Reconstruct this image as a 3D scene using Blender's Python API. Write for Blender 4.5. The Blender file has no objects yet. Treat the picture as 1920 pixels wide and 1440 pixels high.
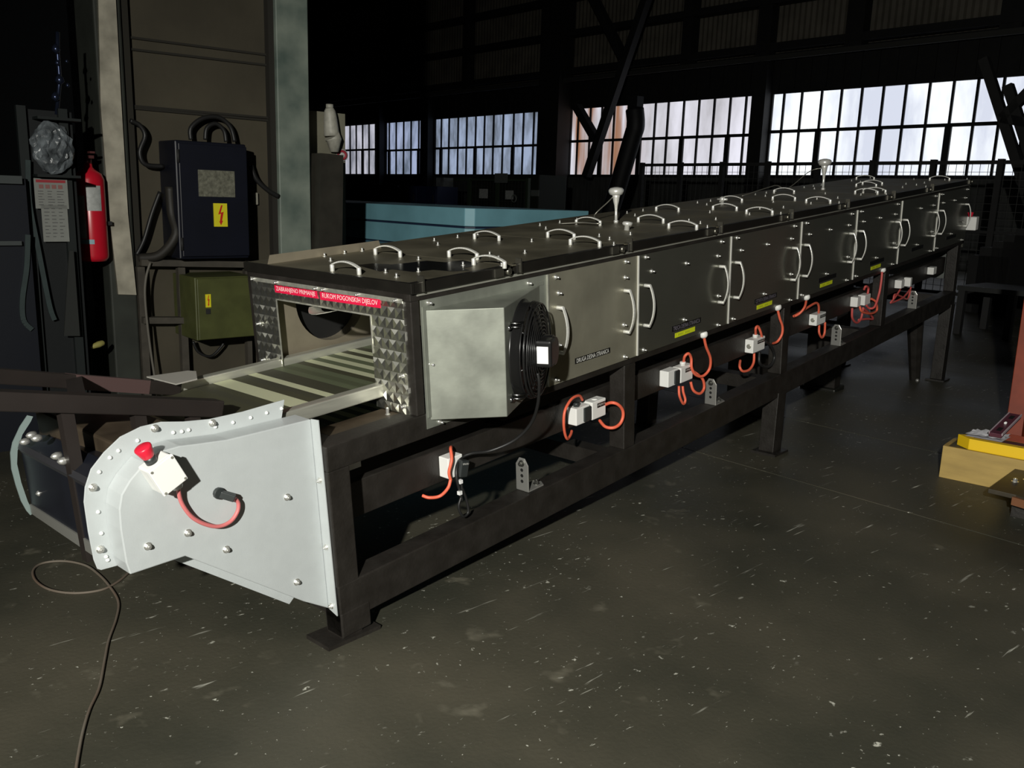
import bpy, bmesh, math, random
from mathutils import Vector, Matrix, Euler
random.seed(7)
S=bpy.context.scene; COL=S.collection
PI=math.pi
# ------------------------------------------------------------------ camera and coordinate frames
CAM=Vector((-1.434083,-1.872169,1.273237)); ROT=Euler((1.361351,-0.0323597,-0.844579),'XYZ'); FPX=1635.8143
TH=0.08953668          # the conveyor climbs by this angle
YAW=math.radians(-7)   # the hall is turned by this angle to the conveyor
FW=Matrix.Identity(3); FM=Matrix.Rotation(-TH,3,'Y'); FB=Matrix.Rotation(YAW,3,'Z')
FR={'W':FW,'M':FM,'B':FB}; EUL={'W':(0,0,0),'M':(0,-TH,0),'B':(0,0,YAW)}
RM=ROT.to_matrix()
def U(px,py,ax,val,fr='M'):
    """the point of a plane of the place seen at a pixel of the photograph"""
    B=FR[fr].transposed(); c=B@CAM; d=B@(RM@Vector(((px-960)/FPX,-(py-720)/FPX,-1)))
    i='xyz'.index(ax); t=(val-c[i])/d[i]; return c+t*d
def UD(px,py,dep,fr='B'):
    return FR[fr].transposed()@(CAM+dep*(RM@Vector(((px-960)/FPX,-(py-720)/FPX,-1))))
# ------------------------------------------------------------------ materials
MATS={}
def mat(name,col,rough=.5,metal=0.,noise=0.,nscale=8.,bump=0.,bscale=40.,emit=None,spec=.5,rvar=0.,stretch=None,col2=None,coat=0.):
    if name in MATS: return MATS[name]
    m=bpy.data.materials.new(name); m.use_nodes=True; nt=m.node_tree; N=nt.nodes; L=nt.links
    b=N['Principled BSDF']; b.inputs['Base Color'].default_value=(*col,1); b.inputs['Roughness'].default_value=rough
    b.inputs['Metallic'].default_value=metal; b.inputs['Specular IOR Level'].default_value=spec
    if coat: b.inputs['Coat Weight'].default_value=coat
    if noise or bump or rvar:
        tc=N.new('ShaderNodeTexCoord'); mp=N.new('ShaderNodeMapping'); L.new(tc.outputs['Object'],mp.inputs[0])
        if stretch: mp.inputs['Scale'].default_value=stretch
        n=N.new('ShaderNodeTexNoise'); n.inputs['Scale'].default_value=nscale; n.inputs['Detail'].default_value=6; L.new(mp.outputs[0],n.inputs[0])
        if noise:
            r=N.new('ShaderNodeValToRGB'); r.color_ramp.elements[0].position=.3; r.color_ramp.elements[1].position=.7
            c2=col2 or tuple(c*(1-noise) for c in col)
            r.color_ramp.elements[0].color=(*c2,1); r.color_ramp.elements[1].color=(*col,1)
            L.new(n.outputs[0],r.inputs[0]); L.new(r.outputs[0],b.inputs['Base Color'])
        if rvar:
            q=N.new('ShaderNodeMapRange'); q.inputs[1].default_value=.3; q.inputs[2].default_value=.7
            q.inputs[3].default_value=max(0,rough-rvar); q.inputs[4].default_value=rough+rvar; L.new(n.outputs[0],q.inputs[0]); L.new(q.outputs[0],b.inputs['Roughness'])
        if bump:
            n2=N.new('ShaderNodeTexNoise'); n2.inputs['Scale'].default_value=bscale; n2.inputs['Detail'].default_value=4; L.new(mp.outputs[0],n2.inputs[0])
            bp=N.new('ShaderNodeBump'); bp.inputs['Strength'].default_value=bump; bp.inputs['Distance'].default_value=.01
            L.new(n2.outputs[0],bp.inputs['Height']); L.new(bp.outputs[0],b.inputs['Normal'])
    if emit:
        b.inputs['Emission Color'].default_value=(*emit[:3],1); b.inputs['Emission Strength'].default_value=emit[3]
    MATS[name]=m; return m
black=mat('black_paint',(.022,.019,.016),.5,noise=.35,nscale=14,bump=.12,bscale=90,rvar=.08)
blacklid=mat('black_lid_edge',(.012,.011,.009),.4,noise=.3,nscale=20)
steelA=mat('brushed_steel_matt',(.40,.385,.30),.42,.55,noise=.28,nscale=5,bump=.05,bscale=60,rvar=.06)
steelG=mat('galvanised_sheet',(.34,.36,.31),.50,.5,noise=.42,nscale=7,bump=.05,bscale=30,rvar=.08)
steelD=mat('polished_dark_steel',(.20,.20,.165),.25,.72,noise=.15,nscale=3,rvar=.03,bump=.02,bscale=140)
steelT=mat('cover_steel_top',(.23,.21,.15),.5,.6,noise=.35,nscale=4,rvar=.1,bump=.03,bscale=50)
chrome=mat('bright_handle_metal',(.92,.92,.87),.30,.45)
zinc=mat('zinc_bolt',(.80,.80,.76),.28,.8)
rail=mat('stainless_rail',(.60,.60,.52),.38,.6,noise=.3,nscale=6,stretch=(1,8,8))
white=mat('white_powder_coat',(.50,.535,.54),.38,noise=.05,nscale=30,bump=.03,bscale=200)
plastic=mat('white_plastic',(.88,.88,.85),.4)
plasticD=mat('dark_grey_plastic',(.03,.035,.035),.4)
redp=mat('red_button_plastic',(.75,.02,.05),.35)
orange=mat('orange_silicone_hose',(.82,.15,.08),.45)
pink=mat('faded_red_hose',(.62,.10,.09),.5)
cableK=mat('black_cable',(.015,.015,.015),.45)
fanK=mat('fan_black',(.012,.012,.012),.28)
signK=mat('sign_black',(.008,.008,.008),.4)
signW=mat('sign_white',(.8,.8,.75),.5)
signR=mat('sign_red',(.80,.015,.07),.4)
signY=mat('tag_yellow',(.72,.80,.02),.5)
pale=mat('pale_sticker',(.85,.85,.85),.4)
rust=mat('brown_oily_steel',(.10,.075,.05),.45,.3,noise=.5,nscale=9,rvar=.12)
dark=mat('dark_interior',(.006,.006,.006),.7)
# engine turned sheet: overlapping brushed discs tilt the surface like a fan of facets
def swirl():
    m=bpy.data.materials.new('engine_turned_steel'); m.use_nodes=True; nt=m.node_tree; N=nt.nodes; L=nt.links; b=N['Principled BSDF']
    b.inputs['Metallic'].default_value=1; b.inputs['Roughness'].default_value=.36; b.inputs['Base Color'].default_value=(.88,.88,.80,1)
    tc=N.new('ShaderNodeTexCoord'); sp=N.new('ShaderNodeSeparateXYZ'); L.new(tc.outputs['Object'],sp.inputs[0])
    def mth(op,a,bv=None,c=None):
        n=N.new('ShaderNodeMath'); n.operation=op
        for i,vv in enumerate((a,bv,c)):
            if vv is None: continue
            if isinstance(vv,(int,float)): n.inputs[i].default_value=vv
            else: L.new(vv,n.inputs[i])
        return n.outputs[0]
    s=.033
    u=mth('MULTIPLY',sp.outputs['Y'],1/s); v=mth('MULTIPLY',sp.outputs['Z'],1/s)
    row=mth('FLOOR',v); sh=mth('MULTIPLY',row,.37); u2=mth('ADD',u,sh)
    fu=mth('SUBTRACT',mth('FRACT',u2),.5); fv=mth('SUBTRACT',mth('FRACT',v),.5)
    cu=mth('FLOOR',u2)
    wn=N.new('ShaderNodeTexWhiteNoise'); cb=N.new('ShaderNodeCombineXYZ'); L.new(cu,cb.inputs[0]); L.new(row,cb.inputs[1]); L.new(cb.outputs[0],wn.inputs[0])
    w2=N.new('ShaderNodeTexWhiteNoise'); cb2=N.new('ShaderNodeCombineXYZ'); L.new(row,cb2.inputs[0]); L.new(cu,cb2.inputs[1]); cb2.inputs[2].default_value=4; L.new(cb2.outputs[0],w2.inputs[0])
    sad=mth('SUBTRACT',mth('ABSOLUTE',mth('ADD',fu,fv)),mth('ABSOLUTE',mth('SUBTRACT',fu,fv)))
    h2=mth('ADD',mth('MULTIPLY',sad,mth('MULTIPLY_ADD',wn.outputs[0],.5,.55)),mth('ADD',mth('MULTIPLY',fu,mth('MULTIPLY_ADD',wn.outputs[0],1.0,-.3)),mth('MULTIPLY',fv,mth('MULTIPLY_ADD',w2.outputs[0],1.0,-.5))))
    bp=N.new('ShaderNodeBump'); bp.inputs['Strength'].default_value=.8; bp.inputs['Distance'].default_value=.010; L.new(h2,bp.inputs['Height']); L.new(bp.outputs[0],b.inputs['Normal'])
    return m
swirlM=swirl()
def beltmat():
    m=bpy.data.materials.new('slatted_belt'); m.use_nodes=True; nt=m.node_tree; N=nt.nodes; L=nt.links; b=N['Principled BSDF']
    tc=N.new('ShaderNodeTexCoord'); sp=N.new('ShaderNodeSeparateXYZ'); L.new(tc.outputs['Object'],sp.inputs[0])
    a=N.new('ShaderNodeMath'); a.operation='MULTIPLY'; a.inputs[1].default_value=31.; L.new(sp.outputs['X'],a.inputs[0])
    f=N.new('ShaderNodeMath'); f.operation='FLOOR'; L.new(a.outputs[0],f.inputs[0])
    w=N.new('ShaderNodeTexWhiteNoise'); w.noise_dimensions='1D'; L.new(f.outputs[0],w.inputs['W'])
    r=N.new('ShaderNodeValToRGB'); r.color_ramp.interpolation='CONSTANT'
    e=r.color_ramp.elements; e[0].color=(.10,.10,.06,1); e[1].position=.3; e[1].color=(.19,.22,.13,1)
    for p,c in ((.52,(.09,.09,.06,1)),(.66,(.15,.17,.10,1)),(.76,(.85,.88,.60,1))): q=e.new(p); q.color=c
    L.new(w.outputs[0],r.inputs[0]); 
    ck=N.new('ShaderNodeTexChecker'); ck.inputs['Scale'].default_value=330; L.new(tc.outputs['Object'],ck.inputs[0])
    mx=N.new('ShaderNodeMix'); mx.data_type='RGBA'; mx.blend_type='MULTIPLY'; mx.inputs[0].default_value=.35; L.new(r.outputs[0],mx.inputs[6]); L.new(ck.outputs[0],mx.inputs[7])
    L.new(mx.outputs[2],b.inputs['Base Color']); b.inputs['Roughness'].default_value=.5; b.inputs['Metallic'].default_value=.35
    bp=N.new('ShaderNodeBump'); bp.inputs['Strength'].default_value=.3; bp.inputs['Distance'].default_value=.002; L.new(ck.outputs[1],bp.inputs['Height']); L.new(bp.outputs[0],b.inputs['Normal'])
    return m
beltM=beltmat()
# ------------------------------------------------------------------ mesh building
class MB:
    def __init__(s): s.v=[]; s.f=[]; s.sm=[]
    def add(s,vs,fs,smooth=False):
        o=len(s.v); s.v+=[Vector(p) for p in vs]; s.f+=[[i+o for i in f] for f in fs]; s.sm+=[smooth]*len(fs); return s
    def box(s,a,b):
        (x0,y0,z0),(x1,y1,z1)=a,b; x0,x1=sorted((x0,x1)); y0,y1=sorted((y0,y1)); z0,z1=sorted((z0,z1))
        return s.hexa([(x0,y0,z0),(x1,y0,z0),(x1,y1,z0),(x0,y1,z0),(x0,y0,z1),(x1,y0,z1),(x1,y1,z1),(x0,y1,z1)])
    def hexa(s,p): return s.add(p,[(0,3,2,1),(4,5,6,7),(0,1,5,4),(1,2,6,5),(2,3,7,6),(3,0,4,7)])
    def bar(s,p,q,w,h=None,up=(0,0,1)):
        p,q=Vector(p),Vector(q); h=h or w; d=(q-p).normalized(); u=Vector(up)
        if abs(d.dot(u))>.95: u=Vector((1,0,0))
        a=d.cross(u).normalized(); b=a.cross(d).normalized(); P=[]
        for c in (p,q):
            for i,j in ((-1,-1),(1,-1),(1,1),(-1,1)): P.append(c+a*i*w/2+b*j*h/2)
        return s.add(P,[(0,3,2,1),(4,5,6,7),(0,1,5,4),(1,2,6,5),(2,3,7,6),(3,0,4,7)])
    def obox(s,c,ax,hf):
        c=Vector(c); ax=[Vector(a).normalized() for a in ax]; P=[]
        for k in (-1,1):
            for i,j in ((-1,-1),(1,-1),(1,1),(-1,1)): P.append(c+ax[0]*i*hf[0]+ax[1]*j*hf[1]+ax[2]*k*hf[2])
        return s.hexa(P)
    def tube(s,pts,r,seg=8,smooth=True,rr=None):
        pts=[Vector(p) for p in pts]; n=len(pts); P=[]; up=Vector((.13,.2,.97))
        t0=(pts[1]-pts[0]).normalized(); a=t0.cross(up).normalized(); 
        for i,p in enumerate(pts):
            t=((pts[min(i+1,n-1)]-pts[max(i-1,0)])).normalized(); a=(a-t*a.dot(t)).normalized(); b=t.cross(a)
            rad=rr[i] if rr else r
            for k in range(seg): g=2*PI*k/seg; P.append(p+a*math.cos(g)*rad+b*math.sin(g)*rad)
        F=[(i*seg+k,i*seg+(k+1)%seg,(i+1)*seg+(k+1)%seg,(i+1)*seg+k) for i in range(n-1) for k in range(seg)]
        s.add(P,F,smooth); o=len(s.v)-n*seg
        s.f+=[[o+k for k in reversed(range(seg))],[o+(n-1)*seg+k for k in range(seg)]]; s.sm+=[False]*2; return s
    def cyl(s,p,q,r,seg=16,r2=None): return s.tube([p,q],r,seg,True,[r,r if r2 is None else r2])
    def lathe(s,o,d,prof,seg=20):
        o=Vector(o); d=Vector(d).normalized(); return s.tube([o+d*h for h,_ in prof],1,seg,True,[max(r,.0004) for _,r in prof]) 
    def prism(s,poly,off):
        off=Vector(off); n=len(poly); P=[Vector(p) for p in poly]; P+= [p+off for p in P]
        F=[list(range(n))[::-1],list(range(n,2*n))]+[(i,(i+1)%n,n+(i+1)%n,n+i) for i in range(n)]
        return s.add(P,F)
    def ring(s,c,u,v,R,r,seg=32):
        c=Vector(c);u=Vector(u).normalized();v=Vector(v).normalized()
        pts=[c+u*math.cos(2*PI*k/seg)*R+v*math.sin(2*PI*k/seg)*R for k in range(seg)]
        w=u.cross(v); P=[];q=6
        for k in range(seg):
            e=(pts[k]-c).normalized()
            for j in range(q): g=2*PI*j/q; P.append(pts[k]+e*math.cos(g)*r+w*math.sin(g)*r)
        F=[(k*q+j,k*q+(j+1)%q,((k+1)%seg)*q+(j+1)%q,((k+1)%seg)*q+j) for k in range(seg) for j in range(q)]
        return s.add(P,F,True)
def smoothpts(pts,n=6):
    P=[Vector(p) for p in pts]; out=[]
    for i in range(len(P)-1):
        p0=P[max(i-1,0)];p1=P[i];p2=P[i+1];p3=P[min(i+2,len(P)-1)]
        for k in range(n):
            t=k/n; out.append(.5*((2*p1)+(p2-p0)*t+(2*p0-5*p1+4*p2-p3)*t*t+(3*p1-p0-3*p2+p3)*t*t*t))
    out.append(P[-1]); return out
def tag(o,label=None,cat=None,group=None,kind=None):
    if label: o['label']=label
    if cat: o['category']=cat
    if group: o['group']=group
    if kind: o['kind']=kind
    return o
def thing(name,base,fr,label,cat,group=None):
    o=bpy.data.objects.new(name,None); COL.objects.link(o); o.location=FR[fr]@Vector(base); o.rotation_euler=EUL[fr]; o.empty_display_size=.05
    o['_b']=0; del o['_b']; BASE[o.name]=(Vector(base),fr); return tag(o,label,cat,group)
BASE={}
def root(o):
    while o.parent: o=o.parent
    return o
def obj(name,mb,m,parent=None,base=None,fr='M',bev=0.,lab=None):
    me=bpy.data.meshes.new(name)
    if parent is not None: base,fr=BASE[root(parent).name]
    base=Vector(base if base is not None else (0,0,0))
    me.from_pydata([p-base for p in mb.v],[],mb.f); me.polygons.foreach_set('use_smooth',mb.sm)
    bm=bmesh.new(); bm.from_mesh(me); bmesh.ops.recalc_face_normals(bm,faces=bm.faces); bm.to_mesh(me); bm.free(); me.update()
    me.materials.append(m); o=bpy.data.objects.new(name,me); COL.objects.link(o)
    if parent is not None: o.parent=parent
    else: o.location=FR[fr]@base; o.rotation_euler=EUL[fr]; BASE[o.name]=(base,fr)
    if bev:
        md=o.modifiers.new('bevel','BEVEL'); md.width=bev; md.segments=2; md.limit_method='ANGLE'; md.angle_limit=.6
    if lab: o['label']=lab
    return o
def struct(name,mb,m,fr='B',bev=0.):
    o=obj(name,mb,m,None,(0,0,0),fr,bev); o['kind']='structure'; return o
def text(name,s,m,parent,origin,right,up,h,w=None,lab=None):
    cu=bpy.data.curves.new(name,'FONT'); cu.body=s; cu.size=1; cu.extrude=0.0; cu.resolution_u=2
    t=bpy.data.objects.new('tmp',cu); COL.objects.link(t); bpy.context.view_layer.update()
    me=bpy.data.meshes.new_from_object(t.evaluated_get(bpy.context.evaluated_depsgraph_get())); bpy.data.objects.remove(t)
    xs=[v.co.x for v in me.vertices]; ys=[v.co.y for v in me.vertices]; W=max(xs)-min(xs); H=max(ys)-min(ys); x0=min(xs); y0=min(ys)
    w=w or W/H*h; base=BASE[root(parent).name][0]; right=Vector(right).normalized(); up=Vector(up).normalized(); n=right.cross(up); o0=Vector(origin)
    P=[o0+right*(v.co.x-x0)/W*w+up*(v.co.y-y0)/H*h for v in me.vertices]; F=[list(p.vertices) for p in me.polygons]
    mb=MB(); mb.add(P,F); return obj(name,mb,m,parent,lab=lab)
def bolt(c,d,r=.006,h=.008,mb=None):
    mb=mb or MB(); d=Vector(d).normalized(); c=Vector(c)
    mb.tube([c,c+d*.0015],r*1.55,14,False); mb.tube([c+d*.0015,c+d*h],r,6,False); mb.tube([c+d*h*.8,c+d*(h+.003)],r*.55,8); return mb
# ================================================================== THE HALL
WA=20.02   # window wall plane, hall frame
# floor
def floormat():
    m=bpy.data.materials.new('dark_oily_floor'); m.use_nodes=True; nt=m.node_tree; N=nt.nodes; L=nt.links; b=N['Principled BSDF']
    tc=N.new('ShaderNodeTexCoord')
    n1=N.new('ShaderNodeTexNoise'); n1.inputs['Scale'].default_value=1.3; n1.inputs['Detail'].default_value=8; L.new(tc.outputs['Object'],n1.inputs[0])
    r1=N.new('ShaderNodeValToRGB'); r1.color_ramp.elements[0].color=(.042,.043,.032,1); r1.color_ramp.elements[1].color=(.092,.084,.060,1); r1.color_ramp.elements[0].position=.35; r1.color_ramp.elements[1].position=.68; L.new(n1.outputs[0],r1.inputs[0])
    cur=r1.outputs[0]
    def scratch(sc,stretch,rot,lo,hi,ms,seedz,col=(.60,.60,.52,1),reg=.5):
        nonlocal cur
        mp=N.new('ShaderNodeMapping'); mp.inputs['Scale'].default_value=stretch; mp.inputs['Rotation'].default_value=(0,0,rot); mp.inputs['Location'].default_value=(seedz,seedz*2,0); L.new(tc.outputs['Object'],mp.inputs[0])
        n=N.new('ShaderNodeTexNoise'); n.inputs['Scale'].default_value=sc; n.inputs['Detail'].default_value=3; n.inputs['Roughness'].default_value=.6; L.new(mp.outputs[0],n.inputs[0])
        q=N.new('ShaderNodeMapRange'); q.inputs[1].default_value=lo; q.inputs[2].default_value=hi; L.new(n.outputs[0],q.inputs[0])
        n2=N.new('ShaderNodeTexNoise'); n2.inputs['Scale'].default_value=ms; n2.inputs['Detail'].default_value=2; L.new(mp.outputs[0],n2.inputs[0])
        q2=N.new('ShaderNodeMapRange'); q2.inputs[1].default_value=reg; q2.inputs[2].default_value=reg+.08; L.new(n2.outputs[0],q2.inputs[0])
        k=N.new('ShaderNodeMath'); k.operation='MULTIPLY'; L.new(q.outputs[0],k.inputs[0]); L.new(q2.outputs[0],k.inputs[1])
        mx=N.new('ShaderNodeMix'); mx.data_type='RGBA'; L.new(k.outputs[0],mx.inputs[0]); L.new(cur,mx.inputs[6]); mx.inputs[7].default_value=col; cur=mx.outputs[2]
    scratch(24,(1,1,1),0,.665,.72,2.0,3.1,reg=.49)
    scratch(34,(.5,1.4,1),.2,.67,.72,.9,41.1,reg=.5)
    scratch(60,(1,1,1),0,.68,.72,5,9.3,reg=.45)
    scratch(18,(.2,2.2,1),.5,.66,.73,1.2,5.7,reg=.52)
    scratch(18,(.16,2.2,1),-.9,.665,.73,1.4,12.7,reg=.53)
    scratch(7,(1,1,1),0,.62,.75,1.1,22.7,col=(.15,.14,.105,1),reg=.48)
    L.new(cur,b.inputs['Base Color'])
    q=N.new('ShaderNodeMapRange'); q.inputs[1].default_value=.3; q.inputs[2].default_value=.7; q.inputs[3].default_value=.42; q.inputs[4].default_value=.62; L.new(n1.outputs[0],q.inputs[0]); L.new(q.outputs[0],b.inputs['Roughness'])
    n3=N.new('ShaderNodeTexNoise'); n3.inputs['Scale'].default_value=70; n3.inputs['Detail'].default_value=4; L.new(tc.outputs['Object'],n3.inputs[0])
    bp=N.new('ShaderNodeBump'); bp.inputs['Strength'].default_value=.25; bp.inputs['Distance'].default_value=.004; L.new(n3.outputs[0],bp.inputs['Height']); L.new(bp.outputs[0],b.inputs['Normal'])
    b.inputs['Specular IOR Level'].default_value=.35
    return m
fl=MB(); J=[-6,2.49,3.58,6.2,9,12,16,20.6]
for i in range(len(J)-1):
    for y0,y1 in ((-9,-3.4),(-3.4,50)): fl.box((J[i]+.004,y0+.004,-.1),(J[i+1]-.004,y1-.004,0))
struct('floor',fl,floormat())
gap=MB().box((-6,-9,-.14),(20.6,50,-.006)); struct('floor_joint',gap,mat('joint_grime',(.045,.042,.034),.9))
# window wall
wallD=mat('dark_corrugated_sheet',(.22,.20,.16),.7,noise=.4,nscale=2)
steelK=mat('dark_sooty_steel',(.020,.020,.020),.7,noise=.3,nscale=5)
navy=mat('navy_painted_steel',(.012,.020,.065),.5,noise=.35,nscale=3)
def corr(x,y0,y1,z0,z1,p=.16,d=.03):
    mb=MB(); n=int((y1-y0)/p*2); 
    pr=[(x+(d if i%2 else 0),y0+(y1-y0)*i/n) for i in range(n+1)]
    V=[];
    for a,b in pr: V+= [(a,b,z0),(a,b,z1)]
    for a,b in pr: V+= [(a+.02,b,z0),(a+.02,b,z1)]
    F=[];m2=2*(n+1)
    for i in range(n): F+=[(2*i,2*i+2,2*i+3,2*i+1),(m2+2*i,m2+2*i+1,m2+2*i+3,m2+2*i+2),(2*i,m2+2*i,m2+2*i+2,2*i+2),(2*i+1,2*i+3,m2+2*i+3,m2+2*i+1)]
    return mb.add(V,F)
ZS,ZT=2.12,4.2
struct('wall_front',corr(WA+.1,-2,42,ZT+1.05,13.5),wallD)
lo=MB().box((WA+.02,-2,0),(WA+.2,42,ZS)); struct('wall_lower',lo,mat('grey_sooty_wall',(.10,.105,.10),.8,noise=.5,nscale=3,stretch=(1,4,.4)))
up=MB().box((WA+.02,-2,ZT),(WA+.15,42,ZT+1.05))
for k in range(95): up.box((WA-.02,-2+k*.45,ZT+.1),(WA+.02,-1.97+k*.45,ZT+.95))
struct('trim_1',up,steelK)
# windows ------------------------------------------------
def panemat(name,c1,c2,st,rusty=False,sc=.6):
    m=bpy.data.materials.new(name); m.use_nodes=True; nt=m.node_tree; N=nt.nodes; L=nt.links; b=N['Principled BSDF']
    tc=N.new('ShaderNodeTexCoord'); mp=N.new('ShaderNodeMapping'); mp.inputs['Scale'].default_value=(1,1,.35); L.new(tc.outputs['Object'],mp.inputs[0])
    n=N.new('ShaderNodeTexNoise'); n.inputs['Scale'].default_value=sc; n.inputs['Detail'].default_value=7; n.inputs['Roughness'].default_value=.6; L.new(mp.outputs[0],n.inputs[0])
    r=N.new('ShaderNodeValToRGB'); r.color_ramp.elements[0].position=.38; r.color_ramp.elements[1].position=.6; r.color_ramp.elements[0].color=(*c1,1); r.color_ramp.elements[1].color=(*c2,1); L.new(n.outputs[0],r.inputs[0])
    out=r.outputs[0]
    if rusty:
        n2=N.new('ShaderNodeTexNoise'); n2.inputs['Scale'].default_value=2.2; mp2=N.new('ShaderNodeMapping'); mp2.inputs['Scale'].default_value=(1,1,.12); L.new(tc.outputs['Object'],mp2.inputs[0]); L.new(mp2.outputs[0],n2.inputs[0])
        sp=N.new('ShaderNodeSeparateXYZ'); L.new(tc.outputs['Object'],sp.inputs[0])
        g=N.new('ShaderNodeMapRange'); g.inputs[1].default_value=15.6; g.inputs[2].default_value=17.2; L.new(sp.outputs['Y'],g.inputs[0])
        q=N.new('ShaderNodeMapRange'); q.inputs[1].default_value=.42; q.inputs[2].default_value=.6; L.new(n2.outputs[0],q.inputs[0])
        k=N.new('ShaderNodeMath'); k.operation='MULTIPLY'; L.new(g.outputs[0],k.inputs[0]); L.new(q.outputs[0],k.inputs[1])
        mx=N.new('ShaderNodeMix'); mx.data_type='RGBA'; L.new(k.outputs[0],mx.inputs[0]); L.new(out,mx.inputs[6]); mx.inputs[7].default_value=(.33,.16,.09,1); out=mx.outputs[2]
    b.inputs['Base Color'].default_value=(.05,.05,.05,1); b.inputs['Roughness'].default_value=.5
    L.new(out,b.inputs['Emission Color']); b.inputs['Emission Strength'].default_value=st; return m
def yb(px,py=250): return U(px,py,'x',WA,'B')[1]
WINS=[ # left px, right px, mullions px, (colours), bars of the lower row that are heavy
 (600,717,[622,634,646,657.5,669,681,693,705],((.20,.21,.25),(.52,.52,.60))),
 (725,802,[731,744,758,772,786.5,798],((.12,.15,.20),(.36,.42,.60))),
 (817,1032,[829,843.5,860.5,876.7,893.5,910,927,945,964.6,983,1002.5,1021],((.11,.13,.16),(.33,.40,.55))),
 (1073,1421,[1087,1109.5,1131,1154,1180,1204,1231,1255,1284,1312.4,1341,1370.6,1400],((.48,.47,.50),(.86,.85,.95))),
 (1450,2110,[1472.7,1506,1543,1580,1618,1658,1700,1744,1788.6,1834,1882,1934,1990,2048],((.70,.74,.86),(1.25,1.3,1.3)))]
for i,(a,b,ml,cc) in enumerate(WINS):
    # px given along the top edge or mid height of each window
    ref={0:241,1:235,2:220,3:195,4:170}[i]
    ya,ye=yb(a,ref),yb(b,ref); mb=MB()
    w=.055
    mb.box((WA-.06,ye-.02,ZS-.08),(WA+.03,ya+.02,ZS)); mb.box((WA-.06,ye-.02,ZT),(WA+.03,ya+.02,ZT+.08))
    zt=[3.15,3.08,3.10,3.18,3.24][i]
    mb.box((WA-.06,ye,zt-.04),(WA+.03,ya,zt+.04))
    for s in (ya,ye): mb.box((WA-.06,s-.05,ZS-.08),(WA+.03,s+.05,ZT+.08))
    for k,p in enumerate(ml):
        y=yb(p,ref if i!=0 else 270); hw=w/2
        mb.box((WA-.05,y-hw,ZS),(WA+.03,y+hw,ZT))
        if i in(0,3,4) and k%3==2 or i in (1,2) and k%4==0: mb.box((WA-.06,y-.075,ZS),(WA+.03,y+.075,zt))
    o=struct('window_%d'%(i+1),mb,steelK)
    g=MB().box((WA+.0,ye,ZS),(WA+.015,ya,ZT))
    obj('glass',g,panemat('grimy_lit_glass_%d'%(i+1),cc[0],cc[1],1.0,rusty=(i==3),sc=(1.4 if i<3 else .5)),o)
# wall columns, girts and bracing of the far wall
def vcol(x0,x1,py,dep=.35,z1=13.5,xx=WA-.06,z0=0):
    y0,y1=yb(x1,py),yb(x0,py); return MB().box((xx-dep,y0,z0),(xx,y1,z1))
for n,(x0,x1,py) in enumerate(((718,725,250),(802,816,250),(1035,1073,220),(1424,1449,180),(600,612,200))):
    struct('trim_%d'%(n+2),vcol(x0,x1,py,.3 if n!=2 else .6,13.5 if n>1 else ZT+1),steelK)
for n,(px,py,w) in enumerate(((885,150,.3),(745,150,.3),(1300,100,.35),(1615,60,.45),(1905,60,.45))):
    y=yb(px,py); struct('trim_%d'%(n+10),MB().box((WA-.35,y-w/2,ZT+.9),(WA-.02,y+w/2,13.5)),steelK)
for n,z in enumerate((5.35,6.5,7.6,9.2,10.6)):
    struct('trim_%d'%(n+20),MB().box((WA-.4,-2,z-.09),(WA-.05,42,z+.09)),steelK)
struct('trim_26',MB().box((WA-.5,-2,5.0),(WA-.42,42,5.12)),mat('sooty_pipe',(.06,.06,.055),.5))
# steel framed bay in front of the window wall, with diagonal bracing
XB=14.
def brace(name,pts,w,label,X=XB):
    mb=MB()
    for (a,b) in pts: 
        P=U(a[0],a[1],'x',X,'B'); Q=U(b[0],b[1],'x',X,'B')
        if b==(1935,390): Q=P+(Q-P)*(P.z/(P.z-Q.z))
        mb.bar(P,Q,w,w)
    o=obj(name,mb,steelK,None,(X,P[1],0),'B'); return tag(o,label,'brace','diagonal steel braces of the far wall')
brace('diagonal_brace',[((1225,-40),(1100,330)),((1100,-30),(1170,110)),((1082,200),(1118,262))],.22,'dark steel cross brace in front of the window bay left of centre',XB+4)
brace('diagonal_brace',[((1845,110),(1935,390)),((1880,222),(1960,140)),((1880,222),(1960,236)),((1890,160),(1945,330))],.14,'dark steel brace over the rightmost window bay',XB)
# black leaning duct in front of the middle window
t=MB(); X=13.; A=U(1190,205,'x',X,'B'); Bp=U(1185,260,'x',X,'B'); Cc=U(1152,372,'x',X,'B'); Cd=U(1128,450,'x',X,'B')
t.tube(smoothpts([A,U(1192,235,'x',X,'B'),Bp,Cc,Cd,(Cd[0],Cd[1],.0)],4),.19,10,True)
t.box((A[0]-.1,A[1]-.14,A[2]-.1),(A[0]+.1,A[1]+.1,A[2]+.25))
tag(obj('duct_pipe',t,mat('sooty_duct',(.008,.008,.01),.6),None,(X,Cd[1],0),'B'),'sooty black pipe leaning up in front of the rust stained window','pipe')
# ceiling + other walls (unseen or nearly black)
struct('ceiling',MB().box((-6,-9,13.5),(20.6,50,13.8)),steelK)
struct('wall_right',MB().box((-6,-9.2,0),(20.6,-9,13.5)),wallD)
struct('wall_back',MB().box((-6.2,-9,0),(-6,50,13.5)),wallD)
struct('wall_left',MB().box((-6,50,0),(20.6,50.2,13.5)),wallD)
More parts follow.
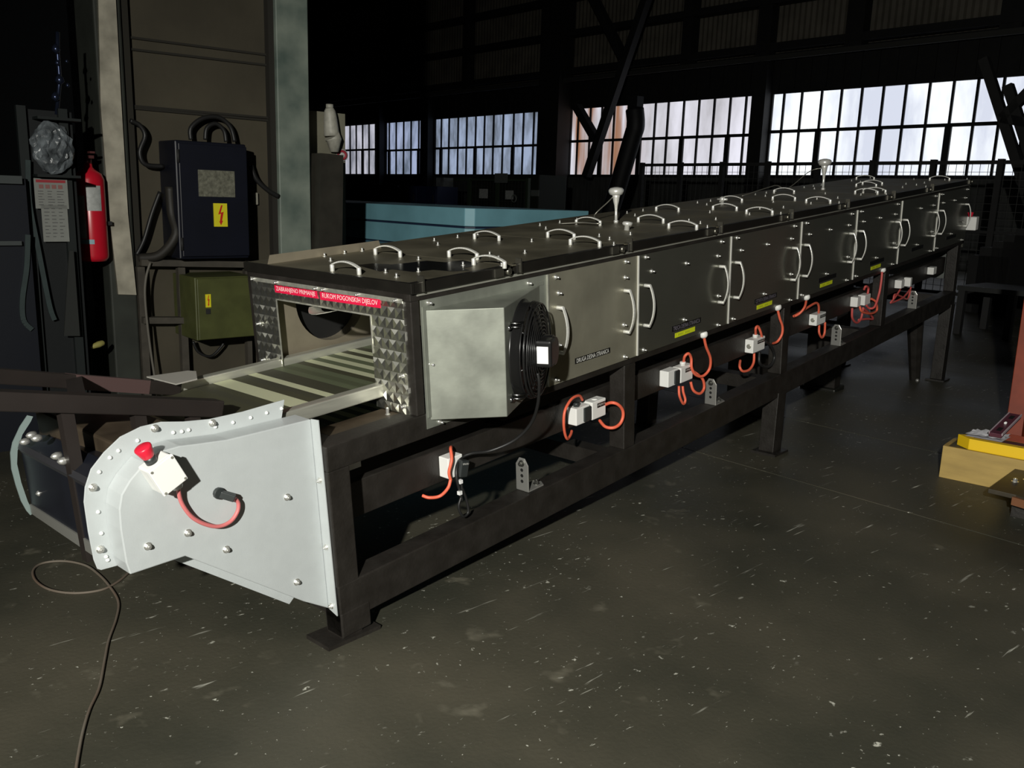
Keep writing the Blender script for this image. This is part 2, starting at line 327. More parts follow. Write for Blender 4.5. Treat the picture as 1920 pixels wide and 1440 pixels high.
# mesh fence in front of the far windows
def fence(name,px0,px1,X,ztop,label,npost,wz=.6,paint=steelK,mesh=True,grp=None):
    y1=U(px0,300,'x',X,'B')[1]; y0=U(px1,300,'x',X,'B')[1]; r=thing(name,(X,y0,0),'B',label,'fence',grp)
    f=MB().box((X-.025,y0,ztop-.05),(X+.025,y1,ztop)).box((X-.02,y0,.08),(X+.02,y1,.13)).box((X-.02,y0,1.0),(X+.02,y1,1.04)); obj('fence_rail',f,paint,r)
    for k in range(npost):
        y=y0+(y1-y0)*k/(npost-1); obj('post',MB().box((X-.04,y-.04,0),(X+.04,y+.04,ztop+.02)),paint,r)
    if mesh:
        w=MB(); n=int((y1-y0)/.11); m=int(ztop/.11)
        for k in range(n+1): y=y0+(y1-y0)*k/n; w.box((X-.003,y-.003,.1),(X+.003,y+.003,ztop))
        for k in range(m): z=.1+k*.11; w.box((X-.003,y0,z-.003),(X+.003,y1,z+.003))
        obj('wire_mesh',w,mat('fence_wire',(.045,.045,.043),.6),r)
    return r
fence('mesh_fence',1205,2020,12.3,2.02,'dark wire mesh fence with posts behind the far end of the conveyor',9)
# cage with green frame and pasted sheets, left of the centre column
grn=mat('dark_green_frame',(.035,.055,.03),.6); X=12.6
r=fence('wire_cage',832,992,X,1.72,'low green framed wire cage with pasted white sheets below the blue lit windows',4,paint=grn,mesh=True)
yb2=lambda px,py,XX: U(px,py,'x',XX,'B')
P0=yb2(888,350,X+.5); P1=yb2(1022,350,X+.5)
tag(obj('dark_crate',MB().box((X+.3,P1[1],0),(X+1.2,P0[1],yb2(888,327,X+.3)[2])),mat('dark_green_crate',(.012,.016,.010),.7),None,(X+.7,P0[1],0),'B',.02),'big dark green cabinet standing behind the wire cage','cabinet')
for (a,b,c,d,l) in ((843,360,858,377,'small white sheet pasted leftmost on the wire cage'),(899,354,914,372,'small white sheet pasted on the middle of the wire cage'),(948,357,962,374,'small white sheet pasted at the right of the wire cage'),(928,325,951,343,'grey notice plate hung highest on the wire cage'),(987,356,1010,368,'grey name plate right of the wire cage, on the dark cabinet')):
    XX=X-.05 if a!=987 else X+.29; p=yb2(a,b,XX);q=yb2(c,d,XX); tag(obj('notice_sheet',MB().box((XX-.005,q[1],q[2]),(XX+.009,p[1],p[2])),mat('pasted_sheet',(.6,.62,.6),.5,noise=.6,nscale=60) if b!=325 and b!=356 else mat('pasted_grey',(.16,.18,.17),.6,noise=.4,nscale=60),None,(XX,q[1],q[2]),'B'),l,'notice','sheets on the wire cage')
p=yb2(964,372,X-.08); tag(obj('hose_coil',MB().ring((X-.08,p[1],p[2]),(0,1,0),(0,0,1),.085,.008).ring((X-.09,p[1],p[2]-.01),(0,1,0),(0,0,1),.075,.008),mat('coil_grey',(.16,.18,.16),.5),None,(X-.08,p[1],p[2]),'B'),'coiled grey hose hanging on the wire cage','hose')
# navy lockers left of the cage
X=11.
for k,(a,b) in enumerate(((560,745),(748,820))):
    p=yb2(a,345,X); q=yb2(b,345,X); z=yb2(700,347,X)[2]
    r=thing('tool_locker',(X+.3,(p[1]+q[1])/2,0),'B',('wide' if k==0 else 'narrow')+' dark blue steel locker below the windows, '+('further left' if k==0 else 'next to the wire cage'),'locker')
    obj('body',MB().box((X,q[1],0),(X+.6,p[1],z)),navy,r,bev=.01)
    n=3 if k==0 else 2
    for j in range(n):
        y0=q[1]+(p[1]-q[1])*(j+.04)/n; y1=q[1]+(p[1]-q[1])*(j+.96)/n; d=obj('door',MB().box((X-.02,y0,.1),(X,y1,z-.06)),navy,r,bev=.005); obj('handle',MB().box((X-.04,y0+.08,z-.35),(X-.02,y0+.11,z-.2)),steelK,d)
p=yb2(818,333,12.2);q=yb2(831,385,12.2)
tag(obj('grey_box',MB().box((12.2,q[1],0),(12.5,p[1],p[2])),mat('pale_grey_box',(.20,.22,.23),.6,noise=.5,nscale=5),None,(12.4,q[1],0),'B'),'narrow pale grey switch box between the lockers and the wire cage','box')
# pale blue press bed: two stacked steel tiers right behind the conveyor
blue=mat('pale_blue_paint',(.19,.42,.50),.45,noise=.25,nscale=3,rvar=.06)
blueD=mat('blue_tier_gap',(.01,.02,.05),.6)
c=UD(880,390.5,5.8); zt=c[2]; e=U(1104,394,'y',c[1],'B'); 
r=thing('blue_press_bed',(c[0],c[1],0),'B','long pale blue steel bed in two stacked tiers behind the conveyor','machine bed')
def tier(z1,z0,ins): 
    a0,b0=c[0]+ins,c[1]+ins; return MB().prism([(a0+.05,b0,z0),(e[0],b0,z0),(e[0],7.0,z0),(a0,7.0,z0),(a0,b0+.05,z0)],(0,0,z1-z0))
obj('upper_tier',tier(zt,zt-.12,0),blue,r,bev=.004)
obj('tier_gap',tier(zt-.12,zt-.135,.02),blueD,r)
obj('lower_tier',tier(zt-.135,zt-.27,.0),blue,r,bev=.004)
obj('tier_gap',tier(zt-.27,zt-.28,.02),blueD,r)
obj('pedestal',tier(zt-.28,0,.01),mat('dull_blue',(.07,.17,.24),.5,noise=.3,nscale=3),r)
# dark things right of the conveyor's far end
X=11.0
p=U(1830,480,'x',X,'B'); st=MB()
for k,(px,py) in enumerate(((1818,478),(1838,463),(1862,452),(1884,440),(1905,430))):
    q=U(px,py,'x',X,'B'); q2=U(px+28,py,'x',X,'B'); st.box((X,q2[1]-.3,0),(X+1.2,q[1],q[2]))
tag(obj('stepped_platform',st,mat('black_steps',(.010,.010,.010),.8),None,(X,p[1],0),'B'),'black stepped stack of steel behind the far end of the conveyor at right','platform')
# workbench (dark) to the far right
X=8.6; a=U(1795,535,'x',X,'B'); b=U(1990,545,'x',X,'B')
r=thing('dark_workbench',(X,(a[1]+b[1])/2,0),'B','low dark workbench standing beyond the far end of the conveyor','workbench')
obj('worktop',MB().box((X,b[1],a[2]-.05),(X+.8,a[1],a[2])),mat('dark_bench',(.018,.019,.018),.6),r)
for (x,y) in ((X+.04,a[1]-.05),(X+.76,a[1]-.05),(X+.04,a[1]-.55),(X+.76,a[1]-.55),(X+.04,b[1]+.05),(X+.76,b[1]+.05)): obj('leg',MB().box((x-.035,y-.035,0),(x+.035,y+.035,a[2]-.05)),steelK,r)
# ================================================================== LEFT WALL BAY: columns, panel wall and cabinets
BW=3.06
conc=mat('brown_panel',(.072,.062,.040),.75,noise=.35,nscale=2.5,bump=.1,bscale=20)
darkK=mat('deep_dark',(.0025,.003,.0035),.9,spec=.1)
pl=lambda px,py,b=BW: U(px,py,'y',b,'B')
w=MB().box((.38,BW,-.0),(pl(584,470,2.98)[0],BW+.12,6)); struct('wall_panel',w,conc)
g=MB()
for (y0,y1) in ((70,102),(92,121),(198,219),(202,224)):
    A=pl(238,y0,BW);B_=pl(512,y1+3,BW); g.bar((A[0],BW-.008,A[2]),(B_[0],BW-.008,B_[2]),.02,.012)
struct('trim_30',g,mat('panel_seam',(.02,.018,.013),.8))
# column with the dented metal guard
CA=2.98; a=pl(178,300,CA)[0]; b=pl(232,300,CA)[0]
cw=MB().box((pl(192,300,CA)[0],CA,0),(b+.03,CA+.32,6)); struct('trim_31',cw,mat('grimy_green_column',(.035,.040,.032),.7,noise=.4,nscale=6),bev=.01)
struct('trim_32',MB().box((b+.03,CA+.03,0),(b+.075,CA+.3,6)),mat('dark_web',(.02,.018,.012),.8))
gsh=MB(); s0=pl(192,300,CA-.02)
L0=[(pl(p,q,CA-.02)) for p,q in ((183,-60),(189,200),(205,400),(222,552))]; R0=[(pl(p,q,CA-.02)) for p,q in ((214,-60),(228,200),(240,400),(256,553))]
V=[];F=[]
for q in range(4):
    V+=[L0[q]+Vector((0,.09,0)),L0[q],R0[q],R0[q]+Vector((0,.02,0))]
V2=[v+Vector((.0,.004,0)) for v in V]
for q in range(3):
    for k in range(3): F.append((q*4+k,q*4+k+1,q*4+k+5,q*4+k+4))
dn=MB().add(V,F).add(V2,[list(reversed(x)) for x in F])
tag(obj('corner_guard',dn,mat('dented_zinc_sheet',(.66,.62,.50),.42,.2,noise=.5,nscale=7,bump=.25,bscale=9,rvar=.1),None,(R0[3][0],CA-.02,R0[3][2]),'B'),'long dented grey metal sheet guard hung on the left column','guard')
# bright crease plate at its foot
# column right (green grey)
b0=pl(527,480,CA)[0]; b1=pl(584,470,CA)[0]
struct('trim_33',MB().box((b0,CA,0),(b1,CA+.25,6)),mat('grey_green_column',(.27,.31,.26),.5,noise=.45,nscale=4,rvar=.12,col2=(.09,.125,.11)),bev=.006)
struct('trim_34',MB().box((b0-.035,CA+.03,0),(b0,CA+.22,6)),mat('dark_web2',(.018,.016,.012),.8))
# cabinet, navy
def pc(px,py,b): return pl(px,py,b)
CB=2.80; a=pc(340,490,CB); b=pc(470,483,CB); zt_=pc(335,262,CB)[2]; zb_=pc(340,487,CB)[2]
r=thing('electric_cabinet',((a[0]+b[0])/2,CB+.12,zb_),'B','navy blue electric cabinet with grey plate and lightning sticker on the wall','cabinet')
nv=mat('navy_cabinet',(.0045,.006,.014),.45,noise=.25,nscale=6)
obj('body',MB().box((a[0],CB+.02,zb_),(b[0],BW,zt_)),nv,r,bev=.008)
d=obj('door',MB().box((a[0]+.012,CB,zb_+.015),(b[0]-.005,CB+.018,zt_-.015)),nv,r,bev=.004)
obj('hinge',MB().cyl((a[0]+.008,CB,zb_+.05),(a[0]+.008,CB,zb_+.12),.008).cyl((a[0]+.008,CB,zt_-.12),(a[0]+.008,CB,zt_-.05),.008),steelK,d)
q0,q1=pc(371,318,CB-.003),pc(441,370,CB-.003)
obj('plate',MB().box((q0[0],CB-.004,q1[2]),(q1[0],CB-.0005,q0[2])),mat('crumpled_pocket',(.22,.22,.17),.35,noise=.6,nscale=40,bump=.5,bscale=50),d,lab='crinkled grey document pocket')
def lightning(parent,px0,py0,px1,py1,b,fr='B'):
    q0,q1=pc(px0,py0,b-.004),pc(px1,py1,b-.004); x0,x1=q0[0],q1[0]; z1,z0=q0[2],q1[2]
    s=obj('warning_sticker',MB().box((x0,b-.005,z0),(x1,b-.0005,z1)),mat('sticker_yellow',(.75,.68,.02),.5),parent,lab='yellow sticker with a red lightning bolt')
    W=x1-x0;H=z1-z0; P=[(.55,.92),(.32,.52),(.52,.56),(.42,.22),(.36,.24),(.50,.06),(.66,.26),(.58,.25),(.72,.64),(.50,.60),(.66,.92)]
    obj('lightning_mark',MB().prism([(x0+W*u,b-.0055,z0+H*v) for u,v in P],(0,-.0006,0)),mat('mark_red',(.6,.02,.01),.5),parent)
lightning(d,400,381,427,425,CB)
# arched cables above the cabinet
def cable(name,pts,r,m,label,cat,base=None,fr='B',group=None,n=5,seg=8):
    P=smoothpts(pts,n); o=obj(name,MB().tube(P,r,seg),m,None,base or P[0],fr); return tag(o,label,cat,group)
cb=2.97
cable('cable_arch',[pc(358,262,cb),pc(358,240,cb),pc(380,222,cb),pc(410,220,cb),pc(432,238,cb),pc(440,266,cb)],.013,cableK,'thick black cable arched over the navy electric cabinet','cable')
cable('cable_arch',[pc(385,262,cb),pc(388,240,cb),pc(405,232,cb),pc(420,245,cb),pc(424,266,cb)],.012,cableK,'smaller black cable arch nested inside the thick arch above the navy cabinet','cable')
cable('wall_cable',[pc(244,226,cb),pc(262,235,cb),pc(272,255,cb),pc(262,285,cb),pc(272,308,cb),pc(306,312,cb)],.013,cableK,'black wall cable curling from the left column to the navy cabinet','cable')
cable('wall_cable',[pc(470,310,cb),pc(480,335,cb),pc(500,355,cb),pc(522,368,cb)],.014,cableK,'black wall cable drooping from the navy cabinet to the green grey column','cable')
cable('wall_cable',[pc(300,360,cb),pc(285,400,cb),pc(270,450,cb),pc(256,478,cb)],.012,cableK,'thin black cable slanting down beside the navy cabinet','cable')
cable('wall_cable',[pc(318,350,2.9),pc(322,400,2.9),pc(330,440,2.85),pc(300,478,2.9),pc(262,484,cb)],.026,mat('dark_bundle',(.02,.018,.014),.6),'thick dark cable bundle looping left of the navy cabinet','cable bundle')
# socket on the wall right of the cabinet
q0=pc(474,361,BW-.03);q1=pc(484,384,BW-.03)
tag(obj('wall_socket',MB().box((q0[0],BW-.035,q1[2]),(q1[0],BW,q0[2])),mat('old_ivory',(.30,.29,.24),.5),None,(q0[0],BW,q1[2]),'B',.004),'small ivory wall switch between the navy cabinet and the right column','switch')
# bracket shelf rails under the cabinet
r=thing('wall_bracket_frame',(pc(260,540,2.95)[0],2.95,0),'B','rusty grey bracket frame on the wall around the green electric box','frame')
br=mat('rusty_grey_bracket',(.075,.066,.052),.65,noise=.45,nscale=10)
for (x0,y0,x1,y1) in ((262,492,486,496),(266,600,350,600)):
    A=pc(x0,y0,2.95);B_=pc(x1,y1,2.95); obj('cross_rail',MB().bar(A,B_,.06,.035),br,r)
for px in (262,338): A=pc(px,500,2.98); obj('upright',MB().box((A[0]-.02,2.96,0),(A[0]+.02,3.0,A[2])),br,r)
A=pc(470,640,2.98); obj('upright',MB().box((A[0]-.03,2.96,0),(A[0]+.0,3.0,A[2]+.5)),br,r)
# green electric box
CG=2.72; a=pc(372,640,CG); b=pc(482,636,CG); z1=pc(372,521,CG)[2]; z0=pc(376,640,CG)[2]
r=thing('green_switch_box',((a[0]+b[0])/2,2.85,z0),'B','moss green electric box with small lightning sticker below the navy cabinet','box')
gm=mat('moss_green_paint',(.085,.095,.028),.5,noise=.35,nscale=8)
obj('body',MB().box((a[0],CG+.02,z0),(b[0],BW,z1)),gm,r,bev=.006)
d=obj('lid',MB().box((a[0]+.006,CG,z0+.006),(b[0]-.004,CG+.018,z1-.006)),gm,r,bev=.004)
lightning(d,385,552,396,576,CG); 
q=pc(390,584,CG); obj('lock',MB().box((q[0]-.012,CG-.006,q[2]-.014),(q[0]+.012,CG,q[2]+.014)),steelK,d)
cable('wall_cable',[pc(362,640,cb),pc(372,660,cb),pc(395,668,cb),pc(415,650,cb),pc(420,640,cb)],.008,cableK,'thin black cable loop hanging under the moss green electric box','cable')
cable('wall_cable',[pc(282,492,2.9),pc(274,520,2.9),pc(272,560,2.9),pc(280,640,2.9),pc(292,720,2.9)],.007,mat('grey_conduit',(.13,.12,.10),.6),'thin grey conduit running down the wall left of the green box','conduit')
# extinguisher hung left of the guarded column
E_=U(188,490,'y',2.93,'B'); ex,ey=E_[0]-.03,2.93; ez=E_[2]; top=U(170,318,'y',2.93,'B')[2]; H=top-ez; R=.074
r=thing('fire_extinguisher',(ex,ey,ez),'B','red fire extinguisher with white label hung on the left column','fire extinguisher')
tank=mat('extinguisher_red',(.62,.012,.03),.28)
obj('tank',MB().lathe((ex,ey,ez),(0,0,1),[(0,.01),(.003,R*.8),(.02,R*.97),(.035,R),(H-.05,R),(H-.02,R*.85),(H,R*.45),(H+.012,.022),(H+.03,.02)],28),tank,r)
obj('valve',MB().cyl((ex,ey,H+ez+.03),(ex,ey,H+ez+.06),.02).box((ex-.012,ey-.07,H+ez+.055),(ex+.012,ey+.03,H+ez+.07)).box((ex-.012,ey-.09,H+ez+.08),(ex+.012,ey+.02,H+ez+.09)),mat('valve_dark',(.10,.03,.03),.4),r)
def cylpatch(cx,cy,R,z0,z1,a0,a1):
    V=[];F=[];n=10
    for k in range(n+1):
        g=a0+(a1-a0)*k/n
        for z in (z0,z1): V.append((cx+R*math.cos(g),cy+R*math.sin(g),z))
    F=[(2*k,2*k+2,2*k+3,2*k+1) for k in range(n)]; return MB().add(V,F,True)
cg=math.atan2(FB.transposed().__matmul__(CAM).y-ey,FB.transposed().__matmul__(CAM).x-ex)
lb=mat('label_paper',(.50,.52,.50),.5,noise=.3,nscale=50)
obj('label',cylpatch(ex,ey,R+.001,ez+H*.56,ez+H*.83,cg-.25,cg+.75),lb,r,lab='white paper label')
obj('label',cylpatch(ex,ey,R+.0012,ez+H*.26,ez+H*.72,cg-1.0,cg-.35),lb,r,lab='tall white instruction label')
obj('label',cylpatch(ex,ey,R+.0014,ez+H*.2,ez+H*.25,cg-.9,cg+.1),mat('label_blue',(.25,.42,.48),.5),r,lab='pale blue strip')
obj('bracket',MB().box((ex-.02,ey+R*.9,ez+.1),(ex+.16,ey+.10,ez+.13)).box((ex-.01,ey-.01,ez+H*.4),(ex+.10,ey+.1,ez+H*.4+.02)),steelK,r)
# dark board with paper notices, left
BD=2.7; q=lambda px,py,b=BD: U(px,py,'y',b,'B')
r0=q(60,230);r1=q(150,700)
r=thing('dark_rack',(r0[0]+.1,BD+.3,0),'B','very dark steel rack against the wall left of the fire extinguisher','rack')
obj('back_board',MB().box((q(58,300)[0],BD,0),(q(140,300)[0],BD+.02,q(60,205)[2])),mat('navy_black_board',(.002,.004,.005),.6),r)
for px in (52,128): xx=q(px,400)[0]; obj('upright',MB().box((xx-.02,BD-.03,0),(xx+.02,BD,q(60,200)[2])),mat('rack_green_black',(.006,.010,.010),.6),r)
zz=q(100,222)[2]; obj('shelf',MB().box((q(60,222)[0],BD-.1,zz-.012),(q(140,222)[0],BD+.01,zz)),mat('rack_green_black',(0,0,0)),r)
zz=q(100,328)[2]; obj('shelf',MB().box((q(60,328)[0],BD-.1,zz-.012),(q(140,328)[0],BD+.01,zz)),mat('rack_green_black',(0,0,0)),r)
def notice(px0,py0,px1,py1,label,hdr):
    a=q(px0,py0,BD-.04);b=q(px1,py1,BD-.04); r=thing('paper_notice',(a[0],BD-.035,b[2]),'B',label,'notice')
    obj('sheet',MB().box((a[0],BD-.037,b[2]),(b[0],BD-.034,a[2])),mat('old_paper',(.26,.27,.25),.7,noise=.1,nscale=30),r)
    W=b[0]-a[0];H=a[2]-b[2]
    if hdr:
        obj('header',MB().box((a[0]+W*.06,BD-.0385,a[2]-H*.13),(b[0]-W*.06,BD-.037,a[2]-H*.04)),mat('notice_red',(.35,.03,.04),.6),r)
        for k in range(4): obj('pictogram',MB().box((a[0]+W*(.14+.19*k),BD-.0385,a[2]-H*.33),(a[0]+W*(.27+.19*k),BD-.037,a[2]-H*.2)),mat('pictogram_pink',(.28,.12,.11),.6),r)
    m=MB(); rs=random.Random(px0)
    for k in range(6 if hdr else 9):
        z=a[2]-H*((.42+.09*k) if hdr else (.1+.095*k))
        for j in range(3): x=a[0]+W*(.1+.28*j); m.box((x,BD-.0385,z-.0015),(x+W*rs.uniform(.1,.22),BD-.037,z+.0015))
    obj('text_lines',m,mat('faint_ink',(.09,.09,.09),.7),r)
notice(63,334,130,392,'white paper notice with a red heading strip on the dark rack',True)
notice(77,384,131,453,'plain typed paper notice just below the red headed one',False)
# crumpled plastic bag on the shelf
bm=bmesh.new(); bmesh.ops.create_icosphere(bm,subdivisions=4,radius=1); rs=random.Random(4)
from mathutils import noise as NZ
a=q(66,325,BD-.06);b=q(134,233,BD-.06); cx,cz=(a[0]+b[0])/2,(a[2]+b[2])/2
mb=MB(); vs=[Vector((cx+v.co.x*(b[0]-a[0])*.5*(1+.25*NZ.noise(v.co*3)),BD-.05+v.co.y*.05*(1+.5*NZ.noise(v.co*4)),cz+v.co.z*(b[2]-a[2])*.5*(1+.25*NZ.noise(v.co*2.5)))) for v in bm.verts]
mb.add(vs,[[v.index for v in f.verts] for f in bm.faces]); bm.free()
tag(obj('plastic_bag',mb,mat('crumpled_film',(.22,.25,.27),.3,noise=.85,nscale=14,bump=.6,bscale=22),None,(cx,BD-.05,a[2]),'B'),'crumpled pale plastic bag on the dark rack above the paper notices','bag')
mb=MB()
for k,(px,py,rr) in enumerate(((105,92,.02),(108,118,.012),(112,150,.022),(104,182,.02),(127,160,.01),(125,115,.008))):
    p=q(px,py,BD-.02); mb.lathe(p,(0,.1,1),[(-rr,rr*.2),(-rr*.3,rr),(rr*.5,rr*.8),(rr*1.2,rr*.2)],8)
mb.tube([q(108,60,BD),q(108,100,BD),q(112,150,BD),q(106,215,BD)],.01,6)
tag(obj('hanging_tackle',mb,mat('dark_blue_metal',(.05,.065,.12),.25,.8),None,q(106,215,BD),'B'),'dark bluish metal tackle hanging above the plastic bag','tackle')
# dark navy panel and shelf far left
r=thing('navy_machine_panel',(q(20,400,2.6)[0],2.6,0),'B','dark navy machine panel with pale ledges at the left edge','panel')
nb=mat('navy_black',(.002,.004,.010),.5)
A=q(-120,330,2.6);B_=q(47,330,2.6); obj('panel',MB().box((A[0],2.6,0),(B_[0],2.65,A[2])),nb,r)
for (py,h) in ((332,.018),(457,.010)):
    A=q(-120,py,2.58);B_=q(40,py,2.58); obj('ledge',MB().box((A[0],2.57,A[2]-h),(B_[0],2.6,A[2]+h)),mat('pale_ledge',(.06,.07,.07),.5),r)
teal=mat('teal_strap',(.035,.055,.055),.6,noise=.3,nscale=12)
def strap(pts,w,label):
    P=smoothpts(pts,5); mb=MB()
    for i in range(len(P)-1): mb.bar(P[i],P[i+1],w,.008,up=(0,1,0))
    tag(obj('lifting_strap',mb,teal,None,P[-1],'B'),label,'strap','teal straps on the left')
strap([q(52,300,2.66),q(55,380,2.66),q(72,470,2.66),q(92,570,2.66),q(102,600,2.66)],.022,'long greenish lifting strap slanting down in front of the dark rack')
strap([q(52,440,2.59),q(50,500,2.59),q(42,560,2.59),q(44,600,2.59),q(60,618,2.59)],.022,'short greenish strap hanging at far left and curling at its end')
A=q(134,470,2.62);C2=q(150,630,2.62); D_=q(120,630,2.62)
tag(obj('canvas_sheet',MB().prism([(A[0]-.01,2.62,A[2]),(A[0]+.01,2.62,A[2]),(C2[0],2.62,C2[2]),(D_[0],2.62,D_[2])],(0,.01,0)),mat('dim_canvas',(.016,.018,.016),.7),None,(A[0],2.62,C2[2]),'B'),'dim grey canvas strip hanging left of the extinguisher column','cloth')
A=q(183,648,2.8); r=thing('yellow_lamp',q(168,652,2.8),'B','small dull yellow oval lamp low in the dark left of the column','lamp'); pp=q(168,652,2.8); obj('stand',MB().cyl((pp.x,pp.y,0),pp,.008,8).lathe((pp.x,pp.y,0),(0,0,1),[(0,.06),(.01,.06),(.015,.01)],14),steelK,r)
obj('shade',MB().lathe(q(168,652,2.8),(1,.2,.25),[(0,.004),(.015,.012),(.05,.017),(.075,.015),(.085,.004)],12),mat('dull_yellow',(.35,.32,.10),.4),r)
# dark filling behind the left bay: hall partition
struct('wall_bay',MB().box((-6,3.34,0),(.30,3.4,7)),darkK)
# beige panel with pale pipe, red ring and the dark upright, right of the green grey column
XP=2.1; v=lambda px,py,b=3.25: U(px,py,'y',b,'B')
a=v(560,205);b=v(648,365); 
tag(obj('beige_panel',MB().box((a[0],3.25,0),(b[0],3.3,a[2])),mat('beige_panel_paint',(.24,.23,.17),.6,noise=.3,nscale=5),None,((a[0]+b[0])/2,3.25,0),'B'),'beige sheet panel standing behind the green grey column','panel')
P=[v(618,203,3.19),v(619,215,3.19),v(622,255,3.19),v(626,262,3.19),v(627,285,3.19)]
r=thing('pipe_fitting',P[0],'B','pale beige bulky pipe fitting mounted on the beige panel','pipe fitting')  # bulky pale pipe fitting on the panel, carries no lamp
bg=mat('pale_fitting',(.50,.49,.42),.5,noise=.3,nscale=30)
obj('body',MB().tube(smoothpts(P[:3],4),.04,14,True,[.028]*2+[.034+.003*k for k in range(7)]),bg,r)
obj('cap',MB().cyl(P[0],P[0]+Vector((0,0,.025)),.024),bg,r); obj('neck',MB().tube([P[2],P[3],P[4]],.03,12,True,[.055,.052,.028]),bg,r)
c0=v(641,291,3.243)
r=thing('red_ring',c0,'B','round red and white ring sign beside the pale pipe fitting','ring')
obj('white_ring',MB().lathe(c0,(-.35,-1,0),[(0,.002),(.0005,.04),(.006,.04),(.0065,.002)],28),mat('ring_white',(.5,.5,.48),.5),r)
o=obj('red_band',MB().ring(c0+Vector((-.002,-.007,0)),(1,-.35,0),(0,0,1),.026,.008,28),mat('ring_red',(.35,.01,.03),.5),r)
a=v(590,470,2.9);b=v(602,287,2.9);c1=v(644,291,2.9);d1=v(636,470,2.9)
tag(obj('dark_upright',MB().prism([(a[0],2.9,0),(b[0],2.9,b[2]),(c1[0],2.9,c1[2]),(d1[0],2.9,0)],(0,.12,0)),mat('dark_rusty_plate',(.035,.032,.024),.6,noise=.4,nscale=10),None,(a[0],2.9,0),'B'),'dark leaning steel upright right of the green grey column','upright')
# ================================================================== THE CONVEYOR (machine frame)
WD=.85; XE=5.905
PX=[0.,1.419,2.83,4.255,5.77]
def rbar(a,b): return MB().box(a,b)
cv=thing('conveyor_oven',(0,0,0),'M','long black framed conveyor oven with slatted belt and steel tunnel','conveyor oven')
for y0,y1,side in ((0,.075,0),(WD-.075,WD,1)):
    obj('bottom_rail',rbar((.0,y0,.058),(PX[-1]+.07,y1,.178)),black,cv,bev=.004)
    obj('top_rail',rbar((0,y0,.525),(XE,y1,.6)),black,cv,bev=.004)
    for i,x in enumerate(PX):
        obj('post',rbar((x,y0+.0008,.178 if i else .0),(x+.075,y1-.0008,.526)),black,cv,bev=.004)
    for i in (2,4):
        x=PX[i]; p=FM@Vector((x,y0,.06)); q=FM@Vector((x+.075,y0,.06))
        # lower leg stands plumb on the floor, written in the machine frame
        inv=FM.transposed(); k=[]
        for (wx,wy,wz) in ((p.x-.02,y0-.004,0.012),(p.x+.075,y0-.004,.012),(p.x+.075,y1+.004,.012),(p.x-.02,y1+.004,.012),(p.x-.02,y0-.004,p.z+.02),(p.x+.075,y0-.004,p.z+.02),(p.x+.075,y1+.004,p.z+.02),(p.x-.02,y1+.004,p.z+.02)): k.append(inv@Vector((wx,wy,wz)))
        lg=obj('leg',MB().hexa(k),black,cv,bev=.003)
        k=[]
        for wz in (0,.012):
            for (wx,wy) in ((p.x-.05,y0-.03),(p.x+.11,y0-.03),(p.x+.11,y1+.03),(p.x-.05,y1+.03)): k.append(inv@Vector((wx,wy,wz)))
        obj('foot_plate',MB().hexa(k),black,lg)
    inv=FM.transposed(); k=[]
    for wz in (0,.012):
        for (wx,wy) in ((-.06,y0-.012),(.13,y0-.012),(.13,y1+.02),(-.06,y1+.02)): k.append(inv@Vector((wx,wy,wz)))
    obj('foot_plate',MB().hexa(k),black,cv)
    obj('foot_block',rbar((.0,y0-.0016,.012),(.105,y1+.0016,.09)),black,cv,bev=.004)
# cross members
for i,x in enumerate(PX):
    obj('cross_member',rbar((x+.002,.075,.53),(x+.07,WD-.075,.598)),black,cv)
    obj('cross_member',rbar((x+.002,.075,.07),(x+.07,WD-.075,.14)),black,cv)
# inner side channel that carries the boxes
for y0,y1 in ((.088,.12),(WD-.12,WD-.088)): obj('side_channel',rbar((.075,y0,.316),(XE-.1,y1,.43)),black,cv,bev=.003)
obj('catch_plate',rbar((.075,.0755,.586),(.335,.16,.596)),rust,cv,lab='oily brown steel plate')
obj('catch_plate',rbar((.075,.70,.586),(.335,.774,.596)),rust,cv,lab='oily brown steel plate')
obj('catch_bolt',bolt((.305,.10,.596),(0,0,1),.005,.02),zinc,cv)
# guide rails
for y0,y1 in ((.145,.182),(.682,.719)):
    obj('guide_rail',rbar((-.11,y0,.637),(5.9,y1,.677)),rail,cv,bev=.004)
# belt
def beltmesh(z0,z1,x0,x1):
    mb=MB(); R=(z0-z1)/2; zc=(z0+z1)/2; P=[(x1,z0)]
    n=30
    for k in range(n+1): P.append((x1+(x0-x1)*k/n,z0))
    for k in range(1,13): g=PI/2+PI*k/12; P.append((x0+math.cos(g)*R,zc+math.sin(g)*R))
    for k in range(1,n+1): P.append((x0+(x1-x0)*k/n,z1))
    V=[];F=[]
    for a,b in P: V+= [(a,.184,b),(a,.680,b)]
    for i in range(len(P)-1): F.append((2*i,2*i+2,2*i+3,2*i+1))
    return mb.add(V,F)
o=obj('belt',beltmesh(.652,.455,-.36,5.75),beltM,cv)
# drum at the near end
obj('drum',MB().cyl((-.36,.19,.5535),(-.36,.675,.5535),.094,40),mat('drum_black',(.02,.02,.018),.4,.6),cv)
